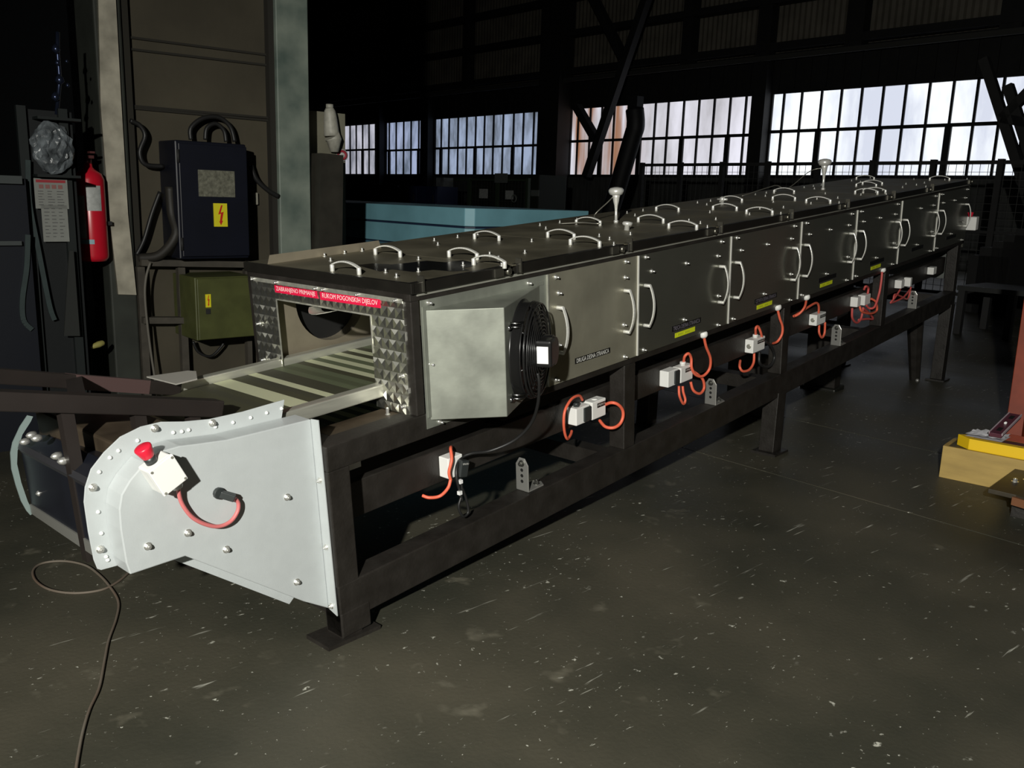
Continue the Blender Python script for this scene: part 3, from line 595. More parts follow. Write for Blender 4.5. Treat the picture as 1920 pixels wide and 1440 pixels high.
# tunnel frame
for y0,y1 in ((0,.03),(WD-.03,WD)):
    obj('tunnel_post',rbar((.335,y0,.6),(.368,y1,.946)),black,cv,bev=.003)
obj('tunnel_top_bar',rbar((.3352,.0008,.946),(.375,WD-.0008,.9695)),black,cv,bev=.002)
obj('tunnel_side_bar',rbar((.375,.0008,.946),(XE,.03,.9595)),black,cv)
obj('tunnel_side_bar',rbar((.375,WD-.03,.946),(XE,WD,.9595)),black,cv)
obj('gasket_strip',rbar((.36,-.003,.9597),(XE,.03,.968)),rail,cv,lab='thin bright steel strip')
obj('side_wall',rbar((.37,WD-.012,.55),(XE,WD,.946)),steelD,cv)
obj('inner_wall',rbar((.93,.012,.6),(XE-.02,.016,.944)),steelD,cv)
obj('end_wall',MB().box((XE-.02,0,.5),(XE,WD,.95)),steelD,cv)
# front plate of engine turned sheet (rectangle with opening)
fx=.3348
fp=MB().box((fx-.004,.028,.60),(fx,.182,.946)).box((fx-.004,.678,.60),(fx,.824,.946)).box((fx-.004,.182,.889),(fx,.678,.946))
plate=obj('front_plate',fp,swirlM,cv,lab='engine turned bright steel front plate')
obj('plate_trim',rbar((fx-.006,.03,.940),(fx-.004,.82,.953)),rail,plate)
obj('plate_trim',rbar((fx-.006,.674,.677),(fx-.003,.679,.889)),rail,plate)
obj('plate_trim',rbar((fx-.006,.182,.886),(fx-.003,.678,.889)),rail,plate)
obj('plate_trim',rbar((fx-.006,.178,.77),(fx-.003,.182,.889)),rail,plate)
for y,z in ((.80,.9470),(.795,.79),(.66,.9470),(.44,.9470),(.40,.9470),(.23,.9470),(.055,.9470),(.05,.72),(.05,.625),(.79,.66)): obj('screw',MB().cyl((fx-.004,y,z),(fx-.018,y,z),.0035,8).cyl((fx-.004,y,z),(fx-.007,y,z),.007,10),zinc,plate)
def sign(parent,P00,P10,P01,txt,m,mt,name='sign_strip',off=(0,0,0),pad=.12,lab=None):
    """P00 lower left, P10 lower right, P01 upper left, of a strip lying flat on its plate"""
    P00,P10,P01=Vector(P00),Vector(P10),Vector(P01); r=(P10-P00);u=(P01-P00); n=r.cross(u).normalized()
    mb=MB().prism([P00,P10,P10+u,P01],n*.001); o=obj(name,mb,m,parent,lab=lab)
    if txt:
        text('lettering',txt,mt,parent,P00+r*.04+u*pad+n*.0013,r,u,u.length*(1-2*pad),r.length*.92)
    return o
lt=mat('lettering_pale_red',(.98,.80,.80),.5)
sign(plate,(fx-.0052,.676,.912),(fx-.0052,.438,.914),(fx-.0052,.678,.936),'ZABRANJENO PRIMANJE',signR,lt,lab='red warning strip with pale letters')
sign(plate,(fx-.0052,.424,.912),(fx-.0052,.128,.916),(fx-.0052,.424,.938),'RUKOM POGONSKIH DIJELOV',signR,lt,lab='red warning strip with pale letters')
pts=[Vector((fx-.02-.035*math.sin(k/6*PI),.47-.02*k,.885-.01*math.sin(k/6*PI))) for k in range(7)]
m_=MB()
for i in range(6):
    a,b=pts[i],pts[i+1]; m_.hexa([a+Vector((0,0,-.002)),b+Vector((0,0,-.002)),b+Vector((.05,0,-.002)),a+Vector((.05,0,-.002)),a,b,b+Vector((.05,0,.0)),a+Vector((.05,0,0))])
obj('curved_tab',m_,rail,plate)
# inner left wall with round opening
def holewall(c,u,v,hw,hh,R,y,seg=48):
    mb=MB(); V=[];F=[]
    for k in range(seg):
        g=2*PI*k/seg; cu,sv=math.cos(g),math.sin(g); t=min(hw/abs(cu) if abs(cu)>1e-6 else 9,hh/abs(sv) if abs(sv)>1e-6 else 9)
        V+= [(c[0]+cu*R,y,c[1]+sv*R),(c[0]+cu*t,y,c[1]+sv*t),(c[0]+cu*R,y+.05,c[1]+sv*R)]
    for k in range(seg): a=3*k;b=3*((k+1)%seg); F+=[(a,a+1,b+1,b),(a,b,b+2,a+2)]
    return mb.add(V,F)
obj('inner_baffle',holewall((.60,.845),0,0,.255,.185,.155,.735),mat('inner_steel',(.50,.44,.33),.5,.7,noise=.3,nscale=7),cv,lab='brownish inner wall with a large round opening')
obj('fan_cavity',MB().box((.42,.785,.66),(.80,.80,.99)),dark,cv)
obj('tunnel_ceiling',MB().box((.345,.02,.9605),(XE-.02,WD-.02,.966)),mat('inner_dark_steel',(.12,.11,.08),.5,.6),cv)
obj('tunnel_baffle',MB().box((.856,.016,.72),(.860,WD-.03,.944)),mat('inner_dark_steel',(0,0,0)),cv)
obj('tunnel_baffle',MB().box((2.2,.016,.66),(2.204,WD-.03,.944)),mat('inner_dark_steel',(0,0,0)),cv)
# white near end drive housing
FO=[(533.7,749.5),(497,760),(455.6,772),(393,786),(344.4,790.5),(302.8,791),(264.6,800),(226,819),(195,848.5),(170.8,879.7),(159.7,914),(157.6,942),(165.6,997.8),(176,1050),(183,1067),(190,1069),(219.4,1061)]
FA=[(582,786),(514.6,803),(427.8,824),(372,831.8),(337.5,836),(306,845),(271.5,867.6),(243.8,900.6),(228,928),(223.6,956),(226.4,994),(236.8,1056.8),(244.4,1077.6),(348,1043),(570,1128),(621,1151)]
yF,yK=.05,.122
face=[U(x,y,'y',yF) for x,y in FA]; face[0]=Vector((-.004,yF,.672)); face[-1]=Vector((-.004,yF,.095))
hs=obj('end_housing',MB().prism([p for p in face],(0,yK-yF,0)),white,cv,bev=.003,lab='white painted sheet housing over the near drive')
fo=[U(x,y,'y',yK) for x,y in FO]
inner=[Vector((p.x,yK,p.z)) for p in face[:13]]
fl_=MB().prism(fo+[Vector((inner[12].x+.01,yK,inner[12].z+.004)),Vector((-.1,yK,.5))],(0,.004,0)); obj('housing_flange',fl_,white,hs,bev=.001)
# lip under the slanting lower edge
a=Vector((face[13].x,yK,face[13].z)); b=Vector((face[14].x,yK,face[14].z)); b2=b+(a-b).normalized()*.01
obj('housing_lip',MB().prism([a+Vector((-.012,0,.0)),b2+Vector((.03,0,-.02)),b2+Vector((.005,0,-.04)),a+Vector((-.012,0,-.022))],(0,.004,0)),white,hs,bev=.001)
obj('side_flange',MB().prism([(-.004,.018,.675),(-.004,.052,.672),(-.004,.052,.095),(-.004,.013,.083)],(.003,0,0)),white,hs)
for (x,y) in ((290,803),(398,793),(174,914),(188,1030)): obj('bolt',bolt(U(x,y,'y',yK-.0),(0,-1,0),.0065,.010),zinc,hs)
for (x,y) in ((538,932),(352,999),(277,1024),(424,1030),(556,1091)): obj('bolt',bolt(U(x,y,'y',yF),(0,-1,0),.0065,.010),zinc,hs)
for (x,y) in ((600,901),(612,1026),(622,1136)): p=U(x,y,'x',-.004); obj('bolt',bolt((-.004,p.y,p.z),(-1,0,0),.006,.008),zinc,hs)
wm=mat('weld_white',(.75,.77,.75),.3)
for (x,y) in ((222,845),(206,858),(258,826),(325,811),(341,809),(354,806),(404,800),(437,792),(470,783),(500,774),(528,766),(186,885),(184,960),(190,1000),(199,1044),(202,1050)):
    p=U(x,y,'y',yK); obj('weld_spot',MB().lathe(p+Vector((0,.004,0)),(0,-1,0),[(0,.002),(.002,.006),(.007,.0045),(.010,.001)],8),wm,hs)
# plug with pink cable on the housing
p=U(413,926,'y',yF-.012); q=U(440,934,'y',yF-.03)
obj('plug',MB().cyl(p+Vector((0,.012,0)),p,.015,12).bar(p,q,.018,.018),plasticD,hs,bev=.002,lab='small black plug')
# far side plate and black front cover
FL=[(52,779),(38,800),(24,830),(20,850),(22,880),(30,910),(40,940),(50,958),(57,966),(63,962),(52,940),(40,905),(32,870),(33,845),(42,815),(58,790),(62,781)]
obj('far_side_flange',MB().prism([U(x,y,'y',.76) for x,y in FL],(0,.005,0)),mat('pale_teal_paint',(.22,.28,.27),.5),cv)
blk=mat('drive_cover_black',(.012,.014,.022),.35,noise=.3,nscale=6)
A=U(35,835,'y',.755);B_=U(62,955,'y',.755); 
x0,z0,x1,z1=A.x,A.z,B_.x,B_.z
a1=U(172,905,'y',yK+.006); b1=U(200,1058,'y',yK+.006)
yn=yK+.006; yf_=.755
def sec(y,x,z2,z1,z0): return [(x+.05,y,z2+.03),(x,y,z2),(x,y,z1),(x+.012,y,z0),(x+.05,y,z0),(x+.09,y,z2+.02)]
na=sec(yn,-.568,.655,.475,.450); fa_=sec(yf_,-.507,.590,.402,.376)
def loft(a,b):
    n=len(a); return MB().add(a+b,[list(range(n)),list(range(2*n-1,n-1,-1))]+[(i,(i+1)%n,n+(i+1)%n,n+i) for i in range(n)])
fc=obj('front_cover',loft(na,fa_),blk,cv,bev=.002,lab='black painted front drive cover')
obj('cover_edge',loft([(-.572,yn,.482),(-.572,yn,.448),(-.556,yn,.448),(-.566,yn,.482)],[(-.511,yf_,.406),(-.511,yf_,.376),(-.495,yf_,.376),(-.505,yf_,.406)]),mat('grey_edge_strip',(.17,.17,.155),.5),fc)
obj('cover_ridge',loft([(-.568,yn,.66),(-.575,yn,.645),(-.568,yn,.63)],[(-.507,yf_,.595),(-.514,yf_,.58),(-.507,yf_,.565)]),mat('ridge_dark_grey',(.035,.035,.04),.45),fc)
for (x,y) in ((57,817),(70,822),(38,831),(120,852),(137,860)):
    p=U(x,y,'x',-.54); p=Vector((-.507-(.755-p.y)*.0972,p.y,p.z)); obj('acorn_nut',MB().lathe((p.x,p.y,p.z),(-1,0,.1),[(0,.010),(.012,.010),(.02,.007),(.025,.001)],12),zinc,fc)
p=U(54,931,'x',-.545); obj('acorn_nut',MB().lathe((-.513,p.y,p.z),(-1,0,.1),[(0,.008),(.008,.008),(.014,.001)],12),zinc,fc)
obj('drive_box',MB().box((-.47,.2,.56),(-.30,.70,.70)),rust,cv,bev=.006,lab='oily brown scraper housing above the drum')
# white bracket and spring under the top rail near the leg
obj('spring',MB().tube([Vector((.09+.11*k/180*1.0,.20-.10*k/180,.49-.0*k))+Vector((0,math.cos(k*2*PI/6)*.006,math.sin(k*2*PI/6)*.006)) for k in range(181)],.0016,5),chrome,cv,lab='bright coil spring')
obj('white_bracket',MB().prism([(.088,.10,.463),(.19,.10,.463),(.17,.16,.463),(.088,.16,.463)],(0,0,.018)),plastic,cv,lab='small white plate')
inv=FM.transposed(); pa,pb=Vector((5.45,.16,.07)),inv@Vector((5.62,.16,0))
q=obj('support_leg',MB().tube([pa,pb],.05,8,False,[.065,.038]),black,cv); obj('foot_bolt',MB().lathe(pb+Vector((-.04,-.03,.01)),(-1,-.5,.2),[(0,.014),(.012,.014),(.018,.004)],10),zinc,q)
# ---- tag for near end finished
# e-stop, hose etc are things fixed on the machine
def hose(parent,pts,r=.0055,m=None,name='hose',y=None,lab=None):
    P=[U(*p[:2],'y',p[2] if len(p)>2 else y) for p in pts]; return obj(name,MB().tube(smoothpts(P,6),r,8),m or orange,parent,lab=lab)
es=thing('emergency_stop_box',U(315,892,'y',yF),'M','white emergency stop box with red mushroom button on the white housing','emergency stop')
c=U(315,891,'y',yF-.055); u=(U(324,853,'y',yF-.055)-U(278,888,'y',yF-.055)); u=Vector((u.x,0,u.z)).normalized(); w_=Vector((-u.z,0,u.x))
cc=Vector((c.x,yF-.0275,c.z))
obj('box_body',MB().obox(cc+Vector((0,.003,0)),(u,w_,(0,-1,0)),(.033,.037,.0245)),plastic,es,bev=.005)
obj('box_cover',MB().obox(cc+Vector((0,-.026,0)),(u,w_,(0,-1,0)),(.034,.038,.005)),plastic,es,bev=.002)
for i in (-1,1):
    for j in (-1,1): obj('screw',MB().cyl(cc+Vector((0,-.031,0))+u*i*.028+w_*j*.032,cc+Vector((0,-.0325,0))+u*i*.028+w_*j*.032,.0032,10),rail,es)
bt=cc+w_*.037+u*(-.006)
if w_.z<0: bt=cc-w_*.037; wn=-w_
else: wn=w_
obj('button_neck',MB().cyl(bt,bt+wn*.018,.014,20),plasticD,es); obj('button',MB().lathe(bt+wn*.015,wn,[(0,.013),(.004,.015),(.026,.0205),(.030,.020),(.032,.017),(.033,.003)],28),redp,es,lab='red mushroom button')
obj('cable_gland',MB().cyl(cc-wn*.036+u*.012,cc-wn*.056+u*.012,.011,14).cyl(cc-wn*.050+u*.012,cc-wn*.058+u*.012,.013,6),plastic,es)
g0=cc-wn*.056+u*.012
P=[g0]+[U(x,y,'y',yF-.02) for x,y in ((338,936),(347,954),(362,971),(385,983),(410,987),(432,978),(445,960),(447,944),(441,935))]
obj('hose',MB().tube(smoothpts(P,6),.0052,10),mat('faded_pink_hose',(.62,.17,.17),.5),es,lab='faded red cable')
# ---------------- infeed beams
ib=thing('infeed_beams',(-.35,.35,.6),'M','two heavy black steel beams reaching over the near end of the belt','steel beams')
def beamat(r_,l_,h,w): 
    (px,py,d),(qx,qy,e)=r_,l_; P=UD(px,py,d,'M'); Q=UD(qx,qy,e,'M'); Q=P+(Q-P)*1.25; return P,Q
bmk=mat('beam_black',(.022,.017,.015),.5,noise=.3,nscale=8)
P,Q=beamat((410,765,2.42),(0,750,1.98),0,0); obj('beam',MB().bar(P,Q,.05,.046),bmk,ib,bev=.003)
P2,Q2=beamat((330,729,2.75),(0,705,2.25),0,0); obj('beam',MB().bar(P2,Q2,.05,.040),bmk,ib,bev=.003)
d=(Q2-P2); A=P2+d*.17; B_=P2+d*.52; 
obj('paint_patch',MB().bar(A,B_,.052,.041),mat('faded_maroon',(.085,.05,.048),.6),ib,lab='faded reddish band on the rear beam')
for t_ in (.12,.34,.6):
    A=P+(Q-P)*t_; B_=Vector((A.x*.3-.33,max(A.y,.25),.62)) ; obj('strut',MB().bar(A+Vector((0,0,-.02)),(A.x,A.y,.40 if t_>.2 else .66),.03,.03),bmk,ib)
A=P+(Q-P)*.10; obj('bolt',MB().lathe(A-Vector((0,0,.04)),(0,0,1),[(-.03,.004),(-.028,.013),(-.018,.013),(-.017,.018),(-.01,.018),(0,.006),(.03,.006)],12),zinc,ib)
A=P+(Q-P)*.55;B_=P2+(Q2-P2)*.5; obj('cross_piece',MB().bar(A,B_,.04,.03),bmk,ib)
# white tray end beyond the far guide rail
q1=[U(275,708,'z',.70),U(352,697,'z',.70),U(368,698,'z',.70),U(370,712,'z',.70),U(330,722,'z',.70)]
tag(obj('white_angle_plate',MB().prism(q1,(0,0,.004)),mat('angle_white',(.33,.32,.29),.5),None,q1[0],'M'),'small white sheet plate lying at the far guide rail near the beams','plate')
# ================================================================== SIDE COVERS
TX=['DRUGA DESNA STRANICA','TRECA DESNA STRANICA','CETVRTA DESNA STRANICA']
edges=[.948,1.4956,2.2305,2.9654,3.7003,4.4352,5.1701,5.905]
LAB=['matt steel side cover lettered DRUGA DESNA STRANICA, beside the fan','dark polished side cover lettered TRECA with yellow tag, second after the fan','dark polished side cover with yellow tag, third after the fan','dark polished side cover with yellow tag, fourth after the fan','dark polished side cover with yellow tag, fifth after the fan','dark side cover without yellow tag, last but one on the tunnel side','dark bluish side cover at the far end of the tunnel side']
def handle(parent,c,along,out,L=.165,H=.046):
    c,a,o=Vector(c),Vector(along).normalized(),Vector(out).normalized(); s=o.cross(a)
    p=MB(); P=[]
    for k in range(13):
        t=-1+2*k/12; P.append(c+a*t*L/2+o*(H*(.55+.45*(1-t*t))))
    for i in range(12):
        A,B=P[i],P[i+1]; p.hexa([A-s*.006-o*.0025,B-s*.006-o*.0025,B+s*.006-o*.0025,A+s*.006-o*.0025,A-s*.006+o*.0025,B-s*.006+o*.0025,B+s*.006+o*.0025,A+s*.006+o*.0025])
    for t in (-1,1): 
        f=c+a*t*L/2*.96; p.cyl(f,f+o*H*.60,.0072,12)
    return obj('handle',p,chrome,parent,bev=.001)
for i in range(7):
    x0,x1=edges[i],edges[i+1]; r=thing('side_cover',((x0+x1)/2,0,.552),'M',LAB[i],'machine cover','removable side covers of the oven')
    sm=steelA if i==0 else steelD
    obj('cover_sheet',MB().box((x0+.004,-.004,.551),(x1-.003,0-.0002,.9455)),sm,r)
    obj('edge_strip',MB().box((x0-.0025,-.0085,.552),(x0+.0045,-.0002,.945)),chrome if i else rail,r,lab='bright folded edge')
    if i==0: sc=[(.991,.931),(1.006,.874),(1.002,.692),(.987,.569),(1.411,.933),(1.407,.874),(1.40,.693),(1.407,.566)]; off=0; hx=(1.0,1.405)
    else:
        sc=[(1.546,.934),(1.589,.874),(1.849,.873),(2.14,.932),(2.111,.873),(1.843,.637),(1.539,.567),(2.134,.563),(2.128,.695)]; off=x0-1.4956; hx=(x0+.048,x0+.640)
    if i==5: sc=[s_ for s_ in sc if s_[0]>1.6]
    for a,z in sc: obj('screw',MB().cyl((a+off,-.004,z),(a+off,-.022,z),.0035,8).lathe((a+off,-.004,z),(0,-1,0),[(0,.009),(.003,.009),(.006,.006),(.010,.004)],12),zinc,r)
    for k,h in enumerate(hx): 
        handle(r,(h,-.004,.745),(0,0,1),(0,-1,0))
    if i==0: sign(r,(1.097,-.0045,.6015),(1.313,-.0045,.6005),(1.097,-.0045,.6225),TX[0],signK,signW,lab='black name strip with white letters')
    else:
        bx=x0+.256
        tt=TX[i] if i<3 else None
        dim=mat('dim_letters',(.22,.20,.24),.5)
        sign(r,(bx,-.0045,.600),(bx+.234,-.0045,.600),(bx,-.0045,.623),tt,signK,dim,lab='black name strip')
        if i<5 : 
            sign(r,(bx+.026,-.0045,.570),(bx+.186,-.0045,.571),(bx+.026,-.0045,.590),None,signY,None,name='yellow_tag')
            mk=MB()
            for k in range(2): mk.box((bx+.045+.055*k,-.0062,.577),(bx+.085+.055*k,-.0055,.584))
            obj('tag_marks',mk,mat('tag_ink',(.55,.62,.02),.6),r)
# ================================================================== TOP COVERS
te=[.34,.768,1.40,2.09,2.795,3.505,4.22,4.95,5.90]
hs_=[[(.365,.33),(.708,.53),(.70,.03)],[(.80,.245),(1.243,.55),(1.277,.085)],[(1.43,.32),(1.905,.54),(1.94,.07)],[(2.12,.345),(2.655,.59),(2.682,.09)],[(2.82,.35),(3.32,.58),(3.412,.107)],[(3.53,.36),(4.07,.61),(4.148,.12)],[(4.253,.11),(4.82,.37)],[(5.03,.405),(5.65,.685),(5.645,.144)]]
TL=['first top cover, directly above the swirled front plate, with an oily smear','second top cover from the near end, the one above the fan','third top cover, carrying the nearer chrome probe and a knob','fourth top cover from the near end, behind the first chrome probe','fifth top cover from the near end, in front of the farther probe','sixth top cover, carrying the farther chrome probe','seventh top cover, just beyond the farther chrome probe','last top cover at the far end of the oven']
for i in range(8):
    x0,x1=te[i],te[i+1]; r=thing('top_cover',((x0+x1)/2,WD/2,1.0),'M','dull steel '+TL[i],'machine cover','removable top covers of the oven')
    z=1.0
    tsheet=steelT
    obj('cover_sheet',MB().box((x0+.003,-.008,z-.004),(x1-.003,WD+.008,z)),tsheet,r)
    obj('black_edge',MB().box((x0+.02*(i>0),-.012,.9695),(x1-.01,.012,z+.001)),blacklid,r,bev=.002)
    if i==0: obj('black_edge',MB().box((.330,-.012,.9695),(.345,WD+.008,z+.001)),blacklid,r,bev=.002)
    lk=mat('latch_dark_steel',(.25,.24,.2),.35,.9); obj('latch_block',MB().box((x1-.09,-.018,.972),(x1-.05,-.012,.998)),lk,r); obj('latch_bolt',MB().lathe((x1-.03,-.012,.985),(0,-1,0),[(0,.012),(.012,.012),(.015,.006)],12),lk,r); obj('stop_tab',MB().box((x0+.03,-.02,.972),(x0+.036,.004,1.018)),lk,r)
    for a,b in hs_[i]: handle(r,(a,b,z),(0,1,0),(0,0,1),L=.14,H=.036)
    dx=x1-x0; rs=random.Random(i)
    for (fa,fb) in ((.12,.12),(.38,.145),(.40,.60),(.22,.22),(.78,.12),(.92,-.0),(.82,.35),(.76,.72),(.95,.72),(.55,.72)):
        xx=x0+fa*dx; yy=max(.006,fb)
        if any(abs(xx-a)<.03 and abs(yy-b)<.09 for a,b in hs_[i]): continue
        obj('screw',MB().cyl((xx,yy,z),(xx,yy,z+.014),.0035,8).lathe((xx,yy,z+.0),(0,0,1),[(0,.007),(.003,.007),(.004,.004)],10),zinc,r)
sm_=MB(); A=[U(x,y,'z',1.0006) for x,y in ((668,497),(700,494),(735,496),(765,493),(800,489),(835,492),(868,488),(893,494),(884,500),(868,503),(880,507),(850,509),(812,506),(775,510),(735,505),(712,509),(690,503))]
o=tag(obj('oil_smear',MB().prism(A,(0,0,.0006)),mat('oil_film',(.008,.008,.007),.25),None,A[0],'M'),'dark oily smear spread on the nearest top cover','stain')
# probes
def probe(x,y,z,label,wire,s=1.):
    r=thing('temperature_probe',(x,y,z),'M',label,'probe','chrome probes on the oven roof')
    obj('stem',MB().lathe((x,y,z),(0,0,1),[(0,.010*s),(.012,.010*s),(.013,.006*s),(.055*s,.006*s),(.075*s,.008*s),(.095*s,.013*s),(.11*s,.015*s),(.122*s,.018*s)],16),chrome,r)
    obj('head',MB().lathe((x,y,z),(0,0,1),[(.118*s,.010*s),(.122*s,.027*s),(.134*s,.033*s),(.142*s,.033*s),(.150*s,.026*s),(.154*s,.008*s)],20),chrome,r)
    obj('wire',MB().tube(smoothpts(wire,6),.003,6),mat('braided_wire',(.45,.44,.38),.4,.8),r); return r
p=U(1155,418,'z',1.0)
probe(p.x,p.y,1.0,'chrome temperature probe on the roof, the nearer of two',[(p.x,p.y+.02,1.115),(p.x,p.y+.05,1.09),(p.x-.02,p.y+.11,1.03),(1.9,.47,1.012),(1.89,.56,1.012),(1.85,.66,1.006)],1.05)
p=U(1543,356,'z',1.0)
probe(p.x,p.y,1.0,'chrome temperature probe on the roof, the farther of two',[(p.x,p.y+.02,1.14),(p.x-.05,p.y+.08,1.12),(4.15,.62,1.03),(4.07,.66,1.05),(3.95,.66,1.045),(3.72,.72,1.006)],1.3)
p=U(1175,432,'z',1.0)
tag(obj('plug_knob',MB().lathe(p,(.1,-.05,1),[(0,.012),(.02,.011),(.022,.02),(.03,.022),(.036,.018),(.038,.004)],18),chrome,None,p,'M'),'small silver knob on the roof just right of the nearer probe','knob')
p=U(1354,384,'z',1.0); tag(obj('cover_valve',MB().lathe(p,(0,0,1),[(0,.01),(.02,.01),(.022,.016),(.04,.014),(.045,.004)],12).cyl(p+Vector((0,-.03,.03)),p+Vector((0,.03,.03)),.006,8),chrome,None,p,'M'),'tiny silver valve standing mid roof between two handles','valve')
# ================================================================== FAN HOUSING
A=Vector((.385,0,0));B_=Vector((.549,-.168,0));C_=Vector((.908,0,0))
fh=thing('fan_duct',(.65,0,.56),'M','grey galvanised wedge shaped duct with a black axial fan on the tunnel side','fan duct')
obj('flange_plate',MB().box((.37,-.003,.552),(.945,-.0003,.9455)),steelG,fh)
z0,z1=.577,.914
obj('hood',MB().prism([(A.x,-.003,z0),(B_.x,B_.y,z0),(C_.x,-.003,z0)],(0,0,z1-z0)),steelG,fh,bev=.002)
obj('hood_lip',MB().box((.375,-.006,z0+.01),(.40,-.003,z1+.012)).box((.40,-.0045,z1),(.93,-.003,z1+.012)),steelG,fh)
for x,z in ((.40,.935),(.85,.930),(.86,.895),(.42,.563),(.375+.02,.75)): obj('screw',MB().cyl((x,-.003,z),(x,-.02,z),.004,8).cyl((x,-.003,z),(x,-.007,z),.008,10),zinc,fh)
ua=(C_-B_).normalized(); nn=Vector((ua.y,-ua.x,0)).normalized(); 
if nn.y>0: nn=-nn
fc_=(B_+C_)/2+Vector((0,0,(z0+z1)/2-.002))-ua*.012
R=.152; zz_=Vector((0,0,1))
fan=obj('fan_shroud',MB().tube([fc_+nn*.002,fc_+nn*.004,fc_+nn*.03],R,40,True,[R+.01,R,R]) ,fanK,fh,lab='black fan shroud')
gr=MB()
for k in range(11):
    rr=.030+.012*k; gr.ring(fc_+nn*(.068-.00022*(k**2)),ua,zz_,rr,.0022,36)
for j,dd in enumerate((.034,.044,.054)): gr.ring(fc_+nn*dd,ua,zz_,R+.002-.003*j,.0028,40)
for k in range(8):
    g=2*PI*k/8+.2; e_=ua*math.cos(g)+zz_*math.sin(g); gr.tube([fc_+nn*.068+e_*.03,fc_+nn*.05+e_*.13,fc_+nn*.035+e_*R],.0026,6)
obj('grille',gr,fanK,fan)
bl=MB()
for k in range(5):
    g=2*PI*k/5; P=[]
    for rr,w2 in ((.04,.25),(.09,.3),(.14,.33)):
        e1=ua*math.cos(g-w2)+zz_*math.sin(g-w2); e2=ua*math.cos(g+w2)+zz_*math.sin(g+w2); P.append((fc_+nn*.012+e1*rr,fc_+nn*.036+e2*rr))
    for i in range(2): a1,b1=P[i];a2,b2=P[i+1]; bl.hexa([a1,a2,b2,b1,a1+nn*.002,a2+nn*.002,b2+nn*.002,b1+nn*.002])
obj('blades',bl,fanK,fan)
obj('motor',MB().cyl(fc_+nn*.03,fc_+nn*.10,.05,28).cyl(fc_+nn*.10,fc_+nn*.108,.044,28),fanK,fan)
mb=MB().obox(fc_+nn*.085-ua*.045+zz_*.005,(ua,zz_,nn),(.030,.043,.028)); obj('terminal_box',mb,fanK,fan,bev=.008)
sb=fc_+nn*.085-ua*.0755+zz_*.003
obj('rating_sticker',MB().obox(sb,(nn,zz_,ua),(.018,.027,.0012)),pale,fan,lab='blank white sticker')
for z_ in (.10,-.125):
    pa=fc_-ua*.13+zz_*z_; obj('clamp',MB().tube([pa-nn*.002,pa+nn*.02,pa+nn*.035+ua*.02],.004,6).tube([pa-nn*.002+zz_*.012,pa+nn*.02+zz_*.012,pa+nn*.035+ua*.02+zz_*.012],.004,6).lathe(pa-nn*.0,-ua,[(0,.008),(.02,.008),(.022,.004)],8),mat('clamp_steel',(.3,.3,.3),.3,1),fan)
# cable from the fan to the plug
P=[U(x,y,'y',yy) for x,y,yy in ((1008,700,-.2),(1011,720,-.2),(1008,760,-.17),(995,795,-.12),(965,825,-.06),(920,845,.0),(885,850,.03),(866,858,.045),(857,874,.03),(856,895,.02),(862,920,.02),(866,938,.02))]
obj('power_cable',MB().tube(smoothpts(P,6),.0055,8),cableK,fh,lab='black power cable')
P=[U(x,y,'y',.02) for x,y in ((864,898),(866,925),(860,950),(868,968),(878,960),(874,935),(866,915))]
obj('cable_loop',MB().tube(smoothpts(P,6),.0045,8),cableK,fh)
for (x,y) in ((863,903),(862,924)): p=U(x,y,'y',.015); obj('cable_tie',MB().obox(p,((1,0,0),(0,1,0),(0,0,1)),(.006,.006,.006)),pale,fh)
# ================================================================== JUNCTION BOXES
YB=.088
def pbox(parent,x0,y0,x1,y1,name='box_body',m=None,prot=.045,yb=YB,bev=.003):
    """box on the channel face covering the pixel rectangle by its front; its left end faces the viewer"""
    yf=yb-prot; a=U(x0,(y0+y1)/2,'y',yb-.01); b=U(x1,(y0+y1)/2,'y',yf); zt_=U((x0+x1)/2+(x1-x0)*.2,y0+2,'y',yf).z; zb_=U((x0+x1)/2,y1-1,'y',yf).z
    o=obj(name,MB().box((a.x,yf,zb_),(b.x,yb,zt_)),m or plastic,parent,bev=bev); return o,(a.x,b.x,zb_,zt_,yf)
def jthing(px,py,label,g='white boxes along the conveyor side'): 
    p=U(px,py,'y',YB); return thing('junction_box',p,'M',label,'junction box',g)
def face_label(parent,d,txt,frac=(.35,.95,.6,.85)):
    x0,x1,z0,z1,yf=d; W=x1-x0;H=z1-z0; a=(x0+W*frac[0],yf-.0006,z0+H*frac[2]); b=(x0+W*frac[1],yf-.0006,z0+H*frac[2]); c2=(x0+W*frac[0],yf-.0006,z0+H*frac[3])
    sign(parent,a,b,c2,txt,signK,signW,name='name_strip',pad=.2)
def gland(parent,d,m=plastic,top=True,fx_=.5):
    x0,x1,z0,z1,yf=d; x=x0+(x1-x0)*fx_; y=(yf+YB)/2
    if top: obj('cable_gland',MB().cyl((x,y,z1),(x,y,z1+.016),.012,12).cyl((x,y,z1+.006),(x,y,z1+.015),.0145,6),m,parent); return Vector((x,y,z1+.012))
    obj('cable_gland',MB().cyl((x,y,z0),(x,y,z0-.012),.009,12),m,parent); return Vector((x,y,z0-.01))
